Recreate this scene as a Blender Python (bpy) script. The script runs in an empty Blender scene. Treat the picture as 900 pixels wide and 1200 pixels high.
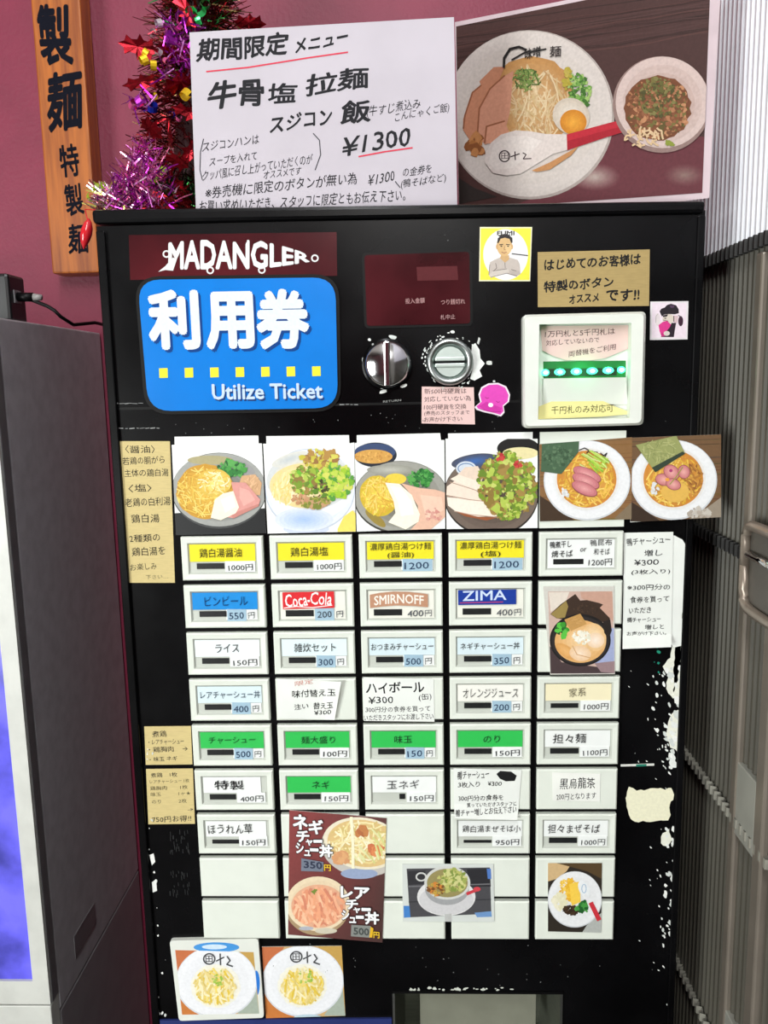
import bpy, math, random
import numpy as np
from mathutils import Matrix, Vector
random.seed(7)
SC = bpy.context.scene
COL = SC.collection

# ------------------------------------------------------------------ camera
FPX, PITCH, YAW, ROLL, DIST, EYE = 965.2, 0.15705, -0.03438, 0.01974, 0.6654, 1.35
fwd = np.array([math.sin(YAW)*math.cos(PITCH), math.cos(YAW)*math.cos(PITCH), -math.sin(PITCH)])
_rt = np.array([math.cos(YAW), -math.sin(YAW), 0.0])
_dn = np.cross(fwd, _rt)
RT = math.cos(ROLL)*_rt + math.sin(ROLL)*_dn
DN = -math.sin(ROLL)*_rt + math.cos(ROLL)*_dn
CAM = np.array([0.0, -DIST, EYE])
cam_data = bpy.data.cameras.new('camera')
cam_data.sensor_fit = 'HORIZONTAL'; cam_data.sensor_width = 36.0
cam_data.lens = 36.0*FPX/900.0; cam_data.clip_start = 0.01
cam = bpy.data.objects.new('camera', cam_data); COL.objects.link(cam)
m = Matrix.Identity(4)
for i in range(3):
    m[i][0] = RT[i]; m[i][1] = -DN[i]; m[i][2] = -fwd[i]; m[i][3] = CAM[i]
cam.matrix_world = m
SC.camera = cam

# ------------------------------------------------------------------ world, lights, exposure
SC.view_settings.view_transform = 'Standard'
SC.view_settings.look = 'None'
SC.view_settings.gamma = 1.0
SC.view_settings.use_curve_mapping = False
SC.view_settings.exposure = 0.19
SC.cycles.use_denoising = True
w = bpy.data.worlds.new('world'); SC.world = w; w.use_nodes = True
w.node_tree.nodes['Background'].inputs[0].default_value = (1, 0.97, 0.93, 1)
w.node_tree.nodes['Background'].inputs[1].default_value = 0.25
def area(name, loc, target, sx, sy, power, color=(1, 1, 1)):
    d = bpy.data.lights.new(name, 'AREA'); d.shape = 'RECTANGLE'; d.size = sx; d.size_y = sy
    d.energy = power; d.color = color
    o = bpy.data.objects.new(name, d); COL.objects.link(o); o.location = loc
    o.rotation_euler = (Vector(target)-Vector(loc)).to_track_quat('-Z', 'Y').to_euler()
    return o
area('ceiling_lamp_key', (-0.12, -1.0, 2.5), (-0.05, 0.0, 1.25), 0.10, 1.1, 13, (0.97, 0.99, 1.0))
area('ceiling_lamp_room', (0.0, -2.5, 2.5), (-0.05, 0.0, 0.9), 0.40, 0.9, 26, (1.0, 0.98, 0.95))
area('added_fill_light', (-1.9, -2.2, 0.95), (0.0, 0.0, 0.95), 0.9, 1.3, 58, (0.96, 1.0, 0.97))  # unseen fill light, added low behind the camera to even out the front

# ------------------------------------------------------------------ photo-to-plane measurement helpers
def ray(u, v):
    return (u-450.0)/FPX*RT + (v-600.0)/FPX*DN + fwd
def P(u, v, Y=0.0):
    d = ray(u, v); return CAM + d*((Y-CAM[1])/d[1])
def PX(u, v, X):
    d = ray(u, v); return CAM + d*((X-CAM[0])/d[0])
def front(lift=0.0):
    if callable(lift):
        return lambda u, v, h: P(u, v, -(h+lift(u, v)))
    return lambda u, v, h: P(u, v, -(h+lift))
def plane_map(p0, n):
    p0 = np.array(p0); n = np.array(n)/np.linalg.norm(n)
    def f(u, v, h):
        d = ray(u, v); t = ((p0+n*h-CAM)@n)/(d@n); return CAM+d*t
    return f
_d = np.array([0, 0, -1.0]); VPD = (450+FPX*(_d@RT)/(_d@fwd), 600+FPX*(_d@DN)/(_d@fwd))
def K(x0, y0, s):
    return lambda x, y: (x0+x/s, y0+y/s)

def lin(c):
    c = c/255.0
    return c/12.92 if c <= 0.04045 else ((c+0.055)/1.055)**2.4
def S(r, g, b):
    return (lin(r), lin(g), lin(b), 1.0)

# ------------------------------------------------------------------ materials
MATS = {}
def mat(name, color, rough=0.5, metal=0.0, var=0.06, scale=40.0, bump=0.0, bscale=300.0, spec=0.5,
        coat=0.0, emit=None, estr=0.0, color2=None, stretch=None, trans=0.0, alpha=1.0, rvar=0.0):
    if name in MATS: return MATS[name]
    mt = bpy.data.materials.new(name); mt.use_nodes = True
    nt = mt.node_tree; b = nt.nodes['Principled BSDF']
    b.inputs['Roughness'].default_value = rough; b.inputs['Metallic'].default_value = metal
    b.inputs['Specular IOR Level'].default_value = spec; b.inputs['Coat Weight'].default_value = coat
    b.inputs['Coat Roughness'].default_value = 0.06
    b.inputs['Transmission Weight'].default_value = trans; b.inputs['Alpha'].default_value = alpha
    tc = nt.nodes.new('ShaderNodeTexCoord'); mp = nt.nodes.new('ShaderNodeMapping')
    nt.links.new(tc.outputs['Object'], mp.inputs[0])
    if stretch: mp.inputs['Scale'].default_value = stretch
    nz = nt.nodes.new('ShaderNodeTexNoise'); nz.inputs['Scale'].default_value = scale; nz.inputs['Detail'].default_value = 5
    nt.links.new(mp.outputs[0], nz.inputs['Vector'])
    mx = nt.nodes.new('ShaderNodeMix'); mx.data_type = 'RGBA'
    c2 = color2 if color2 else tuple(min(1, x*(1-var*2)) for x in color[:3])+(1,)
    mx.inputs[6].default_value = color; mx.inputs[7].default_value = c2
    rp = nt.nodes.new('ShaderNodeMapRange'); rp.inputs[1].default_value = 0.38; rp.inputs[2].default_value = 0.68
    nt.links.new(nz.outputs[0], rp.inputs[0]); nt.links.new(rp.outputs[0], mx.inputs[0])
    nt.links.new(mx.outputs[2], b.inputs['Base Color'])
    if rvar:
        r2 = nt.nodes.new('ShaderNodeMapRange'); r2.inputs[3].default_value = rough-rvar; r2.inputs[4].default_value = rough+rvar
        r2.inputs[1].default_value = 0.3; r2.inputs[2].default_value = 0.7
        nt.links.new(nz.outputs[0], r2.inputs[0]); nt.links.new(r2.outputs[0], b.inputs['Roughness'])
    if bump:
        n2 = nt.nodes.new('ShaderNodeTexNoise'); n2.inputs['Scale'].default_value = bscale
        nt.links.new(mp.outputs[0], n2.inputs['Vector'])
        bp = nt.nodes.new('ShaderNodeBump'); bp.inputs['Strength'].default_value = bump; bp.inputs['Distance'].default_value = 0.002
        nt.links.new(n2.outputs[0], bp.inputs['Height']); nt.links.new(bp.outputs[0], b.inputs['Normal'])
        if coat: nt.links.new(bp.outputs[0], b.inputs['Coat Normal'])
    if emit:
        b.inputs['Emission Color'].default_value = emit; b.inputs['Emission Strength'].default_value = estr
    MATS[name] = mt
    return mt
def attr_mat(name, rough, metal=0.0, coat=0.0, bump=0.0, bscale=60.0, grain=0.10, gscale=420.0, spec=0.4, gain=1.0):
    mt = bpy.data.materials.new(name); mt.use_nodes = True
    nt = mt.node_tree; b = nt.nodes['Principled BSDF']
    b.inputs['Roughness'].default_value = rough; b.inputs['Metallic'].default_value = metal
    b.inputs['Coat Weight'].default_value = coat; b.inputs['Coat Roughness'].default_value = 0.05
    b.inputs['Specular IOR Level'].default_value = spec
    a = nt.nodes.new('ShaderNodeAttribute'); a.attribute_name = 'ink'
    tc = nt.nodes.new('ShaderNodeTexCoord')
    nz = nt.nodes.new('ShaderNodeTexNoise'); nz.inputs['Scale'].default_value = gscale
    nt.links.new(tc.outputs['Object'], nz.inputs['Vector'])
    rp = nt.nodes.new('ShaderNodeMapRange'); rp.inputs[3].default_value = gain*(1-grain); rp.inputs[4].default_value = gain*(1+grain)
    rp.inputs[1].default_value = 0.3; rp.inputs[2].default_value = 0.7
    nt.links.new(nz.outputs[0], rp.inputs[0])
    mx = nt.nodes.new('ShaderNodeMix'); mx.data_type = 'RGBA'; mx.blend_type = 'MULTIPLY'; mx.inputs[0].default_value = 1
    cb = nt.nodes.new('ShaderNodeCombineColor')
    for i in range(3): nt.links.new(rp.outputs[0], cb.inputs[i])
    nt.links.new(a.outputs['Color'], mx.inputs[6]); nt.links.new(cb.outputs[0], mx.inputs[7])
    nt.links.new(mx.outputs[2], b.inputs['Base Color'])
    if bump:
        n2 = nt.nodes.new('ShaderNodeTexNoise'); n2.inputs['Scale'].default_value = bscale; n2.inputs['Detail'].default_value = 1
        nt.links.new(tc.outputs['Object'], n2.inputs['Vector'])
        bp = nt.nodes.new('ShaderNodeBump'); bp.inputs['Strength'].default_value = bump; bp.inputs['Distance'].default_value = 0.01
        nt.links.new(n2.outputs[0], bp.inputs['Height'])
        nt.links.new(bp.outputs[0], b.inputs['Normal']); nt.links.new(bp.outputs[0], b.inputs['Coat Normal'])
    MATS[name] = mt
    return mt
INK = attr_mat('ink', 0.75, grain=0.05, spec=0.2)
PRINT = attr_mat('photo_print', 0.45, coat=0.0, grain=0.04)
LAMINATE = attr_mat('laminated_print', 0.5, coat=0.25, bump=0.06, bscale=26.0, grain=0.08, spec=0.2, gain=0.76)
FOIL = attr_mat('foil', 0.22, metal=0.85, grain=0.2)
BLACK = mat('black_enamel', S(4, 4, 5), 0.26, color2=S(12, 12, 14), scale=9, rvar=0.06, spec=0.16)
BLACKM = mat('black_plastic', S(7, 7, 8), 0.45, spec=0.2)
PLATE = mat('button_plastic', S(226, 232, 222), 0.38, var=0.02, scale=60)
INSET = mat('button_inset', S(196, 201, 192), 0.4, var=0.03)
PAPER = mat('white_paper', S(232, 236, 231), 0.8, var=0.03, scale=30, spec=0.2)
NOTE_SHADED = mat('note_paper_shaded', S(190, 184, 192), 0.8, var=0.04, scale=14, bump=0.25, bscale=25, spec=0.2)  # white paper; the shade it stands in is mixed into this grey
KRAFT = mat('kraft_tape', S(208, 190, 134), 0.7, var=0.05, scale=120, stretch=(1, 1, 8), spec=0.2)
PINKP = mat('pink_paper', S(226, 194, 190), 0.8, var=0.03, spec=0.2)
YELP = mat('yellow_paper', S(226, 216, 150), 0.8, var=0.03, spec=0.2)
CHROME = mat('chrome', S(205, 205, 208), 0.12, 1.0, var=0.03)
STEEL = mat('brushed_steel', S(178, 186, 184), 0.3, 1.0, var=0.06, scale=200)
SILVERW = mat('worn_silver', S(205, 218, 212), 0.35, 0.5, var=0.05)
WHITEP = mat('white_plastic', S(226, 230, 222), 0.35, var=0.02)
BLUE = mat('sign_blue', S(10, 122, 214), 0.22, var=0.03, coat=0.3)
FILM = mat('film_painted_reflection', S(46, 18, 22), 0.16, color2=S(104, 34, 40), scale=5)  # maroon reflection of the room is put into the clear film's colour

# ------------------------------------------------------------------ object helpers
def tag(o, label, cat, group=None, kind=None):
    if label: o['label'] = label
    if cat: o['category'] = cat
    if group: o['group'] = group
    if kind: o['kind'] = kind
    return o
def root(name, label, cat, loc, group=None):
    o = bpy.data.objects.new(name, None); COL.objects.link(o)
    o.empty_display_size = 0.02
    o.location = Vector([float(x) for x in loc])
    return tag(o, label, cat, group)
def origin_of(o):
    off = np.zeros(3)
    while o is not None:
        off += np.array(o.location); o = o.parent
    return off
def mesh(name, V, F, material, parent=None, smooth=False, colors=None, origin=None, label=None):
    V = np.array(V, float)
    off = origin_of(parent)
    o_loc = np.zeros(3)
    if origin is not None: o_loc = np.array(origin)-off
    me = bpy.data.meshes.new(name)
    me.from_pydata((V-off-o_loc).tolist(), [], F)
    if colors is not None:
        at = me.color_attributes.new('ink', 'FLOAT_COLOR', 'POINT')
        at.data.foreach_set('color', np.array(colors, np.float32).ravel())
    me.update()
    if smooth: me.shade_smooth()
    me.materials.append(material)
    o = bpy.data.objects.new(name, me); COL.objects.link(o)
    o.parent = parent
    o.location = Vector(o_loc.tolist())
    if label: o['label'] = label
    return o
def box_vf(x0, x1, y0, y1, z0, z1):
    V = [(x0, y0, z0), (x1, y0, z0), (x1, y1, z0), (x0, y1, z0), (x0, y0, z1), (x1, y0, z1), (x1, y1, z1), (x0, y1, z1)]
    F = [(0, 3, 2, 1), (4, 5, 6, 7), (0, 1, 5, 4), (1, 2, 6, 5), (2, 3, 7, 6), (3, 0, 4, 7)]
    return V, F
def box(name, x0, x1, y0, y1, z0, z1, material, parent=None, bevel=0.0, **k):
    o = mesh(name, *box_vf(x0, x1, y0, y1, z0, z1), material, parent, **k)
    if bevel:
        b = o.modifiers.new('bevel', 'BEVEL'); b.width = bevel; b.segments = 2
    return o
def bevel(o, wd, seg=2, ang=0.6):
    b = o.modifiers.new('bevel', 'BEVEL'); b.width = wd; b.segments = seg; b.limit_method = 'ANGLE'; b.angle_limit = ang
    return o
def sheet(name, pts, mp, h, t, material, parent, **k):
    """thin prism: outline pts (photo pixels) lying on the mapper's plane, from h to h+t"""
    n = len(pts)
    fr = [mp(u, v, h+t) for u, v in pts]
    nrm = mp(pts[0][0], pts[0][1], h+t)
    V = list(fr)
    a = mp(450, 600, 0.0); b = mp(450, 600, 0.01)
    # back face: pushed straight along the plane normal
    c0 = np.array(fr[0]); c1 = np.array(fr[1]); c2 = np.array(fr[-1])
    nn = np.cross(c1-c0, c2-c0); nn /= np.linalg.norm(nn)
    if nn@(CAM-c0) < 0: nn = -nn
    V += [np.array(f)-nn*t for f in fr]
    F = [tuple(range(n)), tuple(range(2*n-1, n-1, -1))]
    for i in range(n):
        j = (i+1) % n; F.append((i, i+n, j+n, j))
    o = mesh(name, V, F, material, parent, **k)
    return o
def rounded(q, r, n=5):
    """round the corners of a pixel quad"""
    out = []
    for i in range(4):
        p0, p, p1 = (np.array(q[(i-1) % 4], float), np.array(q[i], float), np.array(q[(i+1) % 4], float))
        a = p+(p0-p)/np.linalg.norm(p0-p)*r; b = p+(p1-p)/np.linalg.norm(p1-p)*r
        for k in range(n+1):
            t = k/n
            out.append(tuple((1-t)**2*a+2*t*(1-t)*p+t*t*b))
    return out
def curved_sheet(name, q, mp, h, t, material, parent, nu=16, nv=44, **k):
    """a sheet that follows a mapper with lift; q = tl, tr, br, bl"""
    tl, tr, br, bl = [np.array(x, float) for x in q]
    V = []; F = []
    for s in (0, 1):
        for j in range(nv+1):
            for i in range(nu+1):
                a, b = i/nu, j/nv
                p = (1-b)*((1-a)*tl+a*tr)+b*((1-a)*bl+a*br)
                V.append(mp(p[0], p[1], h+(t if s == 0 else 0)))
    N = (nu+1)*(nv+1); id_ = lambda i, j, s: s*N+j*(nu+1)+i
    for j in range(nv):
        for i in range(nu):
            F.append((id_(i, j, 0), id_(i, j+1, 0), id_(i+1, j+1, 0), id_(i+1, j, 0)))
            F.append((id_(i, j, 1), id_(i+1, j, 1), id_(i+1, j+1, 1), id_(i, j+1, 1)))
    for i in range(nu):
        F.append((id_(i, 0, 0), id_(i+1, 0, 0), id_(i+1, 0, 1), id_(i, 0, 1)))
        F.append((id_(i, nv, 0), id_(i, nv, 1), id_(i+1, nv, 1), id_(i+1, nv, 0)))
    for j in range(nv):
        F.append((id_(0, j, 0), id_(0, j, 1), id_(0, j+1, 1), id_(0, j+1, 0)))
        F.append((id_(nu, j, 0), id_(nu, j+1, 0), id_(nu, j+1, 1), id_(nu, j, 1)))
    return mesh(name, V, F, material, parent, smooth=False, **k)
def lathe(name, prof, c, material, parent, n=40, **k):
    """profile [(radius, out)] revolved about the machine's facing axis at c; out = towards the viewer"""
    V = []; F = []
    for r, o in prof:
        for i in range(n):
            a = 2*math.pi*i/n
            V.append((c[0]+r*math.cos(a), c[1]-o, c[2]+r*math.sin(a)))
    for j in range(len(prof)-1):
        for i in range(n):
            i2 = (i+1) % n
            F.append((j*n+i, j*n+i2, (j+1)*n+i2, (j+1)*n+i))
    F.append(tuple(range((len(prof)-1)*n, len(prof)*n)))
    return mesh(name, V, F, material, parent, smooth=True, **k)
def tube_vf(pts, r, n=8):
    pts = [np.array(p, float) for p in pts]; V = []; F = []
    rr = r if hasattr(r, '__len__') else [r]*len(pts)
    for i, p in enumerate(pts):
        d = pts[min(i+1, len(pts)-1)]-pts[max(i-1, 0)]; d /= np.linalg.norm(d)
        a = np.cross(d, [0, 0, 1.0]) if abs(d[2]) < 0.9 else np.cross(d, [1.0, 0, 0])
        a /= np.linalg.norm(a); b = np.cross(d, a)
        for k in range(n):
            t = 2*math.pi*k/n; V.append(p+rr[i]*(math.cos(t)*a+math.sin(t)*b))
    for i in range(len(pts)-1):
        for k in range(n):
            k2 = (k+1) % n; F.append((i*n+k, i*n+k2, (i+1)*n+k2, (i+1)*n+k))
    F.append(tuple(range(n-1, -1, -1))); F.append(tuple(range((len(pts)-1)*n, len(pts)*n)))
    return V, F

# ------------------------------------------------------------------ lettering and flat print
_TC = {}
def text_geo(s, bold=0.0):
    k = (s, bold)
    if k in _TC: return _TC[k]
    cu = bpy.data.curves.new('t', 'FONT'); cu.body = s; cu.resolution_u = 2
    cu.fill_mode = 'FRONT'
    ob = bpy.data.objects.new('t', cu)
    me = bpy.data.meshes.new_from_object(ob)
    V = np.array([v.co[:2] for v in me.vertices]) if len(me.vertices) else np.zeros((0, 2))
    F = [tuple(p.vertices) for p in me.polygons]
    bpy.data.objects.remove(ob); bpy.data.curves.remove(cu); bpy.data.meshes.remove(me)
    if len(V):
        lo = V.min(0)-bold; hi = V.max(0)+bold
        n = len(V); VV = []; FF = []
        for j in range(9 if bold else 1):
            d = np.array([0.0, 0.0]) if j == 8 or not bold else bold*np.array([math.cos(j*math.pi/4), math.sin(j*math.pi/4)])
            VV.append((V+d-lo)/np.maximum(hi-lo, 1e-6)); FF += [tuple(i+j*n for i in f) for f in F]
        V = np.concatenate(VV); F = FF
    _TC[k] = (V, F)
    return V, F
def sh_clip(pts, clip):
    def side(p, a, b): return (b[0]-a[0])*(p[1]-a[1])-(b[1]-a[1])*(p[0]-a[0])
    area_ = sum(clip[i][0]*clip[(i+1) % len(clip)][1]-clip[(i+1) % len(clip)][0]*clip[i][1] for i in range(len(clip)))
    cl = clip if area_ > 0 else clip[::-1]
    out = list(pts)
    for i in range(len(cl)):
        a, b = cl[i], cl[(i+1) % len(cl)]
        src = out; out = []
        for j in range(len(src)):
            p, q = src[j], src[(j+1) % len(src)]
            sp, sq = side(p, a, b), side(q, a, b)
            if sp >= 0: out.append(p)
            if (sp >= 0) != (sq >= 0):
                t = sp/(sp-sq); out.append((p[0]+t*(q[0]-p[0]), p[1]+t*(q[1]-p[1])))
        if not out: return out
    return out
class Ink:
    STEP = 1.2e-6
    def __init__(s, mp, h, tf=None, sc=1.0, clip=None):
        s.mp = mp; s.h = h; s.V = []; s.F = []; s.C = []; s.tf = tf or (lambda x, y: (x, y)); s.sc = sc; s.clip = clip
    def _put(s, pts, faces, cols, layers=1):
        b = len(s.V); s.h += s.STEP; nb = len(pts)//layers
        for i, ((u, v), c) in enumerate(zip(pts, cols)):
            s.V.append(s.mp(u, v, s.h+(i//nb)*s.STEP)); s.C.append(c)
        s.h += (layers-1)*s.STEP
        for f in faces: s.F.append(tuple(i+b for i in f))
    def poly(s, pts, col):
        q = [s.tf(*p) for p in pts]
        if s.clip: q = sh_clip(q, s.clip)
        if len(q) < 3: return
        c = S(*col)
        s._put(q, [tuple(range(len(q)))], [c]*len(q))
    def grad(s, quad, cols):
        q = [s.tf(*p) for p in quad]; s._put(q, [(0, 1, 2, 3)], [S(*c) for c in cols])
    def ell(s, cx, cy, rx, ry, col, rot=0.0, n=26, jit=0.0, a0=0, a1=360):
        cr, sr = math.cos(math.radians(rot)), math.sin(math.radians(rot)); p = []
        full = (a1-a0) >= 360
        for i in range(n if full else n+1):
            a = math.radians(a0+(a1-a0)*i/n); k = 1+random.uniform(-jit, jit)
            x, y = rx*k*math.cos(a), ry*k*math.sin(a)
            p.append((cx+x*cr-y*sr, cy+x*sr+y*cr))
        s.poly(p, col)
    def gell(s, cx, cy, rx, ry, cin, cout, dx=0.0, dy=0.0, rot=0.0, n=36, m=7, jit=0.0):
        for i in range(m):
            t = i/(m-1); f = 1-0.92*t
            s.ell(cx+dx*rx*t, cy+dy*ry*t, rx*f, ry*f, tuple(int(a+(b-a)*t) for a, b in zip(cout, cin)), rot=rot, n=n, jit=jit)
    def ring(s, cx, cy, rx, ry, wd, col, n=30):
        for i in range(n):
            a, b = 2*math.pi*i/n, 2*math.pi*(i+1)/n
            s.poly([(cx+rx*math.cos(a), cy+ry*math.sin(a)), (cx+rx*math.cos(b), cy+ry*math.sin(b)),
                    (cx+(rx-wd)*math.cos(b), cy+(ry-wd)*math.sin(b)), (cx+(rx-wd)*math.cos(a), cy+(ry-wd)*math.sin(a))], col)
            s.h -= s.STEP
        s.h += s.STEP
    def line(s, pts, wd, col):
        for a, b in zip(pts[:-1], pts[1:]):
            dx, dy = b[0]-a[0], b[1]-a[1]; L = math.hypot(dx, dy) or 1; nx, ny = -dy/L*wd/2, dx/L*wd/2
            ex, ey = dx/L*wd*0.25, dy/L*wd*0.25
            s.poly([(a[0]+nx-ex, a[1]+ny-ey), (b[0]+nx+ex, b[1]+ny+ey), (b[0]-nx+ex, b[1]-ny+ey), (a[0]-nx-ex, a[1]-ny-ey)], col)
    def blobs(s, n, cx, cy, rx, ry, r0, r1, cols, rot=0, jit=0.35, sq=0.6):
        fine = rx > r1*2.2
        for _ in range(int(n*2.4) if fine else n):
            a = random.uniform(0, 6.283); k = math.sqrt(random.random())
            rr = random.uniform(r0, r1)*(random.choice((.35, .55, .75)) if fine else 1)
            x, y = (rx-rr*0.5)*k*math.cos(a), (ry-rr*0.5)*k*math.sin(a)
            t = math.radians(rot)
            s.ell(cx+x*math.cos(t)-y*math.sin(t), cy+x*math.sin(t)+y*math.cos(t), rr, rr*random.uniform(sq, 1), random.choice(cols),
                  rot=random.uniform(0, 180), n=9, jit=jit)
    def strands(s, n, cx, cy, rx, ry, L, wd, cols, ang=None, spread=180, bend=0.5):
        for _ in range(n):
            a = random.uniform(0, 6.283); k = math.sqrt(random.random())
            x, y = cx+rx*k*math.cos(a), cy+ry*k*math.sin(a)
            t = math.radians((ang if ang is not None else 0)+random.uniform(-spread, spread)); c = random.choice(cols); b = random.uniform(-bend, bend)
            pts = []
            for i in range(4):
                pts.append((x, y)); x += L/3*math.cos(t); y += L/3*math.sin(t); t += b
                if ((x-cx)/rx)**2+((y-cy)/ry)**2 > 1.05: break
            if len(pts) > 1: s.line(pts, wd, c)
    def text(s, t, xl, yl, xr, yr, h, col=(25, 25, 28), bold=0.0, wob=0.0, slant=0.0):
        """baseline from (xl,yl) to (xr,yr), letter height h"""
        V, F = text_geo(t, bold)
        if not len(V): return
        a = np.array(s.tf(xl, yl)); b = np.array(s.tf(xr, yr)); h = h/s.sc
        c = (a+b)/2; up = c-np.array(VPD); up /= np.linalg.norm(up)
        bd = (b-a)/max(np.linalg.norm(b-a), 1e-6)
        up = up+bd*slant
        ph = random.uniform(0, 6)
        W = np.linalg.norm(b-a)
        pts = []
        for x, y in V:
            q = a+(b-a)*x+up*h*y
            if wob:
                X, Y = x*W/h, y
                q = q+wob*h*np.array([math.sin(3.1*Y+1.7*X+ph)+0.6*math.sin(5.3*X+ph), 0.8*math.sin(2.3*X+ph*2)+0.5*math.sin(4.1*X+3*Y)])
            pts.append(tuple(q))
        s._put(pts, F, [S(*col)]*len(pts), 9 if bold else 1)
    def vtext(s, t, x0, y0, x1, y1, wd, col, bold=0.0, wob=0.0):
        n = len(t)
        for i, ch in enumerate(t):
            a = (i+0.92)/n; cx = x0+(x1-x0)*a; cy = y0+(y1-y0)*a
            s.text(ch, cx-wd/2, cy, cx+wd/2, cy, abs(y1-y0)/n*0.86, col, bold, wob)
    def build(s, name, material, parent, **k):
        return mesh(name, s.V, s.F, material, parent, colors=s.C, **k)
F0 = front()
BK = (28, 28, 30)
def note(name, label, cat, quad, h, material, lines, group=None, t=0.0003, wob=0.03, bold=0.006, lift=None, outline=None, col=BK, writing='handwriting'):
    """a paper note: quad = tl,tr,br,bl in photo pixels; lines = (text, xl, yl, xr, yr, letter height[, colour[, bold]])"""
    mp = front(lift) if lift else F0
    c = mp(*[sum(q[i] for q in quad)/4 for i in (0, 1)], h)
    r = root(name, label, cat, c, group)
    if lift: curved_sheet('paper', quad, mp, h, t, material, r)
    else: sheet('paper', outline or quad, mp, h, t, material, r)
    if lines:
        k = Ink(mp, h+t+(2.5e-4 if lift else 2e-5))
        for L in lines:
            k.text(L[0], *L[1:6], col=L[6] if len(L) > 6 and L[6] else col, bold=L[7] if len(L) > 7 else bold, wob=wob)
        k.build(writing, INK, r)
    return r

# ================================================================== the setting
WALL_Y = 0.30
MAROON = mat('maroon_wall', S(128, 36, 64), 0.55, var=0.06, scale=25, bump=0.25, bscale=220)
def struct(o): o['kind'] = 'structure'; return o
struct(box('wall_back', -2.4, 0.40, WALL_Y, WALL_Y+0.10, 0, 2.7, MAROON))
FLOORM = mat('floor_tile', S(70, 64, 60), 0.5, var=0.1, scale=6)
struct(box('floor', -2.4, 0.40, -3.0, 0.40, -0.05, 0, FLOORM))
CEIL = mat('ceiling_paint', S(190, 186, 180), 0.8)
struct(box('ceiling', -2.4, 0.40, -3.0, 0.40, 2.7, 2.75, CEIL))
struct(box('wall_left', -2.5, -2.4, -3.0, 0.40, 0, 2.7, mat('plaster_side', S(150, 120, 112), 0.7)))
struct(box('wall_front', -2.4, 0.40, -3.1, -3.0, 0, 2.7, mat('maroon_front', S(120, 44, 58), 0.6)))

# the ribbed partition on the right of the machine, running towards the viewer
WX = 0.262
RIB_LIT = mat('ribbed_sheet_pale_lit', S(236, 238, 244), 0.35, var=0.05, scale=12)  # pale sheet; the light above the machine is mixed into its colour
RIB_SHADED = mat('ribbed_sheet_grey_shaded', S(86, 83, 74), 0.38, var=0.08, scale=10)  # grey sheet; the machine's shade is partly mixed into its colour
wall_right = struct(box('wall_right', WX+0.006, 0.36, -3.0, WALL_Y, 0, 2.7, mat('partition_core', S(110, 108, 102), 0.6)))
seam_z = [PX(822, 309, WX)[2], PX(805, 612, WX)[2], PX(805, 882, WX)[2], PX(793, 1122, WX)[2]]
def ribs(z0, z1, x, y0=-1.0, y1=0.298, pitch=0.0094, depth=0.0034):
    V = []; F = []; ys = []
    n = int((y1-y0)/pitch)
    for i in range(n):
        y = y1-i*pitch
        for dy, dx in ((0, 0), (0.22, 0), (0.38, -1), (0.72, -1), (0.88, 0)):
            ys.append((y-dy*pitch, x+dx*depth))
    for y, xx in ys: V += [(xx, y, z0), (xx, y, z1)]
    for i in range(len(ys)-1): F.append((2*i, 2*i+2, 2*i+3, 2*i+1))
    return V, F
zz = [2.69]+seam_z+[0.0]
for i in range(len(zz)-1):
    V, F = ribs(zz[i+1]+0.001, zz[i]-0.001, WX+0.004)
    mesh('ribbed_panel', V, F, RIB_LIT if i == 0 else RIB_SHADED, wall_right, label='ribbed panel in a pale, lit tone' if i == 0 else None)
SEAM_D = mat('seam_dark', S(30, 29, 28), 0.6); SEAM_L = mat('seam_grey', S(140, 138, 128), 0.45)
for i, z in enumerate(seam_z):
    V, F = ribs(z-(0.006 if i < 2 else 0.004), z+0.004, WX+0.0005, depth=0.0046)
    mesh('seam_strip', V, F, SEAM_D if i < 2 else SEAM_L, wall_right)
# smooth upright rails on the partition
for (u, v, wd) in ((861, 900, 0.012), (893, 900, 0.016)):
    y = PX(u, v, WX-0.003)[1]
    box('upright_rail', WX-0.004, WX+0.006, y-wd/2, y+wd/2, 0.0, seam_z[0]-0.01, mat('rail_metal', S(128, 120, 110), 0.35, 0.3, var=0.05), wall_right, bevel=0.002)
# cover plates at the lower seams, between the rails
y0_, y1_ = PX(890, 960, WX)[1], PX(864, 960, WX)[1]
for z in (seam_z[2]-0.006, seam_z[3]-0.006):
    box('cover_plate', WX-0.003, WX+0.004, y0_+0.002, y1_-0.002, z-0.004, z+0.058, mat('plate_grey', S(150, 150, 142), 0.4), wall_right, bevel=0.001)
# pull handle on the partition
hz0, hz1 = PX(886, 712, WX)[2], PX(886, 612, WX)[2]
hy = PX(884, 660, WX)[1]
hr = root('pull_handle', 'grey rounded rectangular pull handle on the ribbed partition', 'handle', (WX-0.004, hy-0.03, hz0))
HM = mat('handle_metal', S(150, 138, 126), 0.32, 0.5)
hp = []
for k in range(33):
    a = 2*math.pi*k/32
    ca, sa = math.cos(a), math.sin(a)
    sq = lambda t: math.copysign(abs(t)**0.35, t)
    hp.append((WX-0.008, hy-0.034+0.032*sq(ca), (hz0+hz1)/2+(hz1-hz0)/2*sq(sa)))
V, F = tube_vf(hp, 0.0042, 8); mesh('frame', V, F, HM, hr, smooth=True)
box('recess_plate', WX-0.006, WX+0.004, hy-0.064, hy-0.004, hz0+0.003, hz1-0.003, mat('handle_recess', S(88, 84, 78), 0.45), hr, bevel=0.001)
zc = (hz0*0.35+hz1*0.65)
V, F = tube_vf([(WX-0.009, hy-0.064, zc), (WX-0.009, hy-0.01, zc)], 0.003, 8); mesh('latch_bar', V, F, CHROME, hr, smooth=True)

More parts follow.
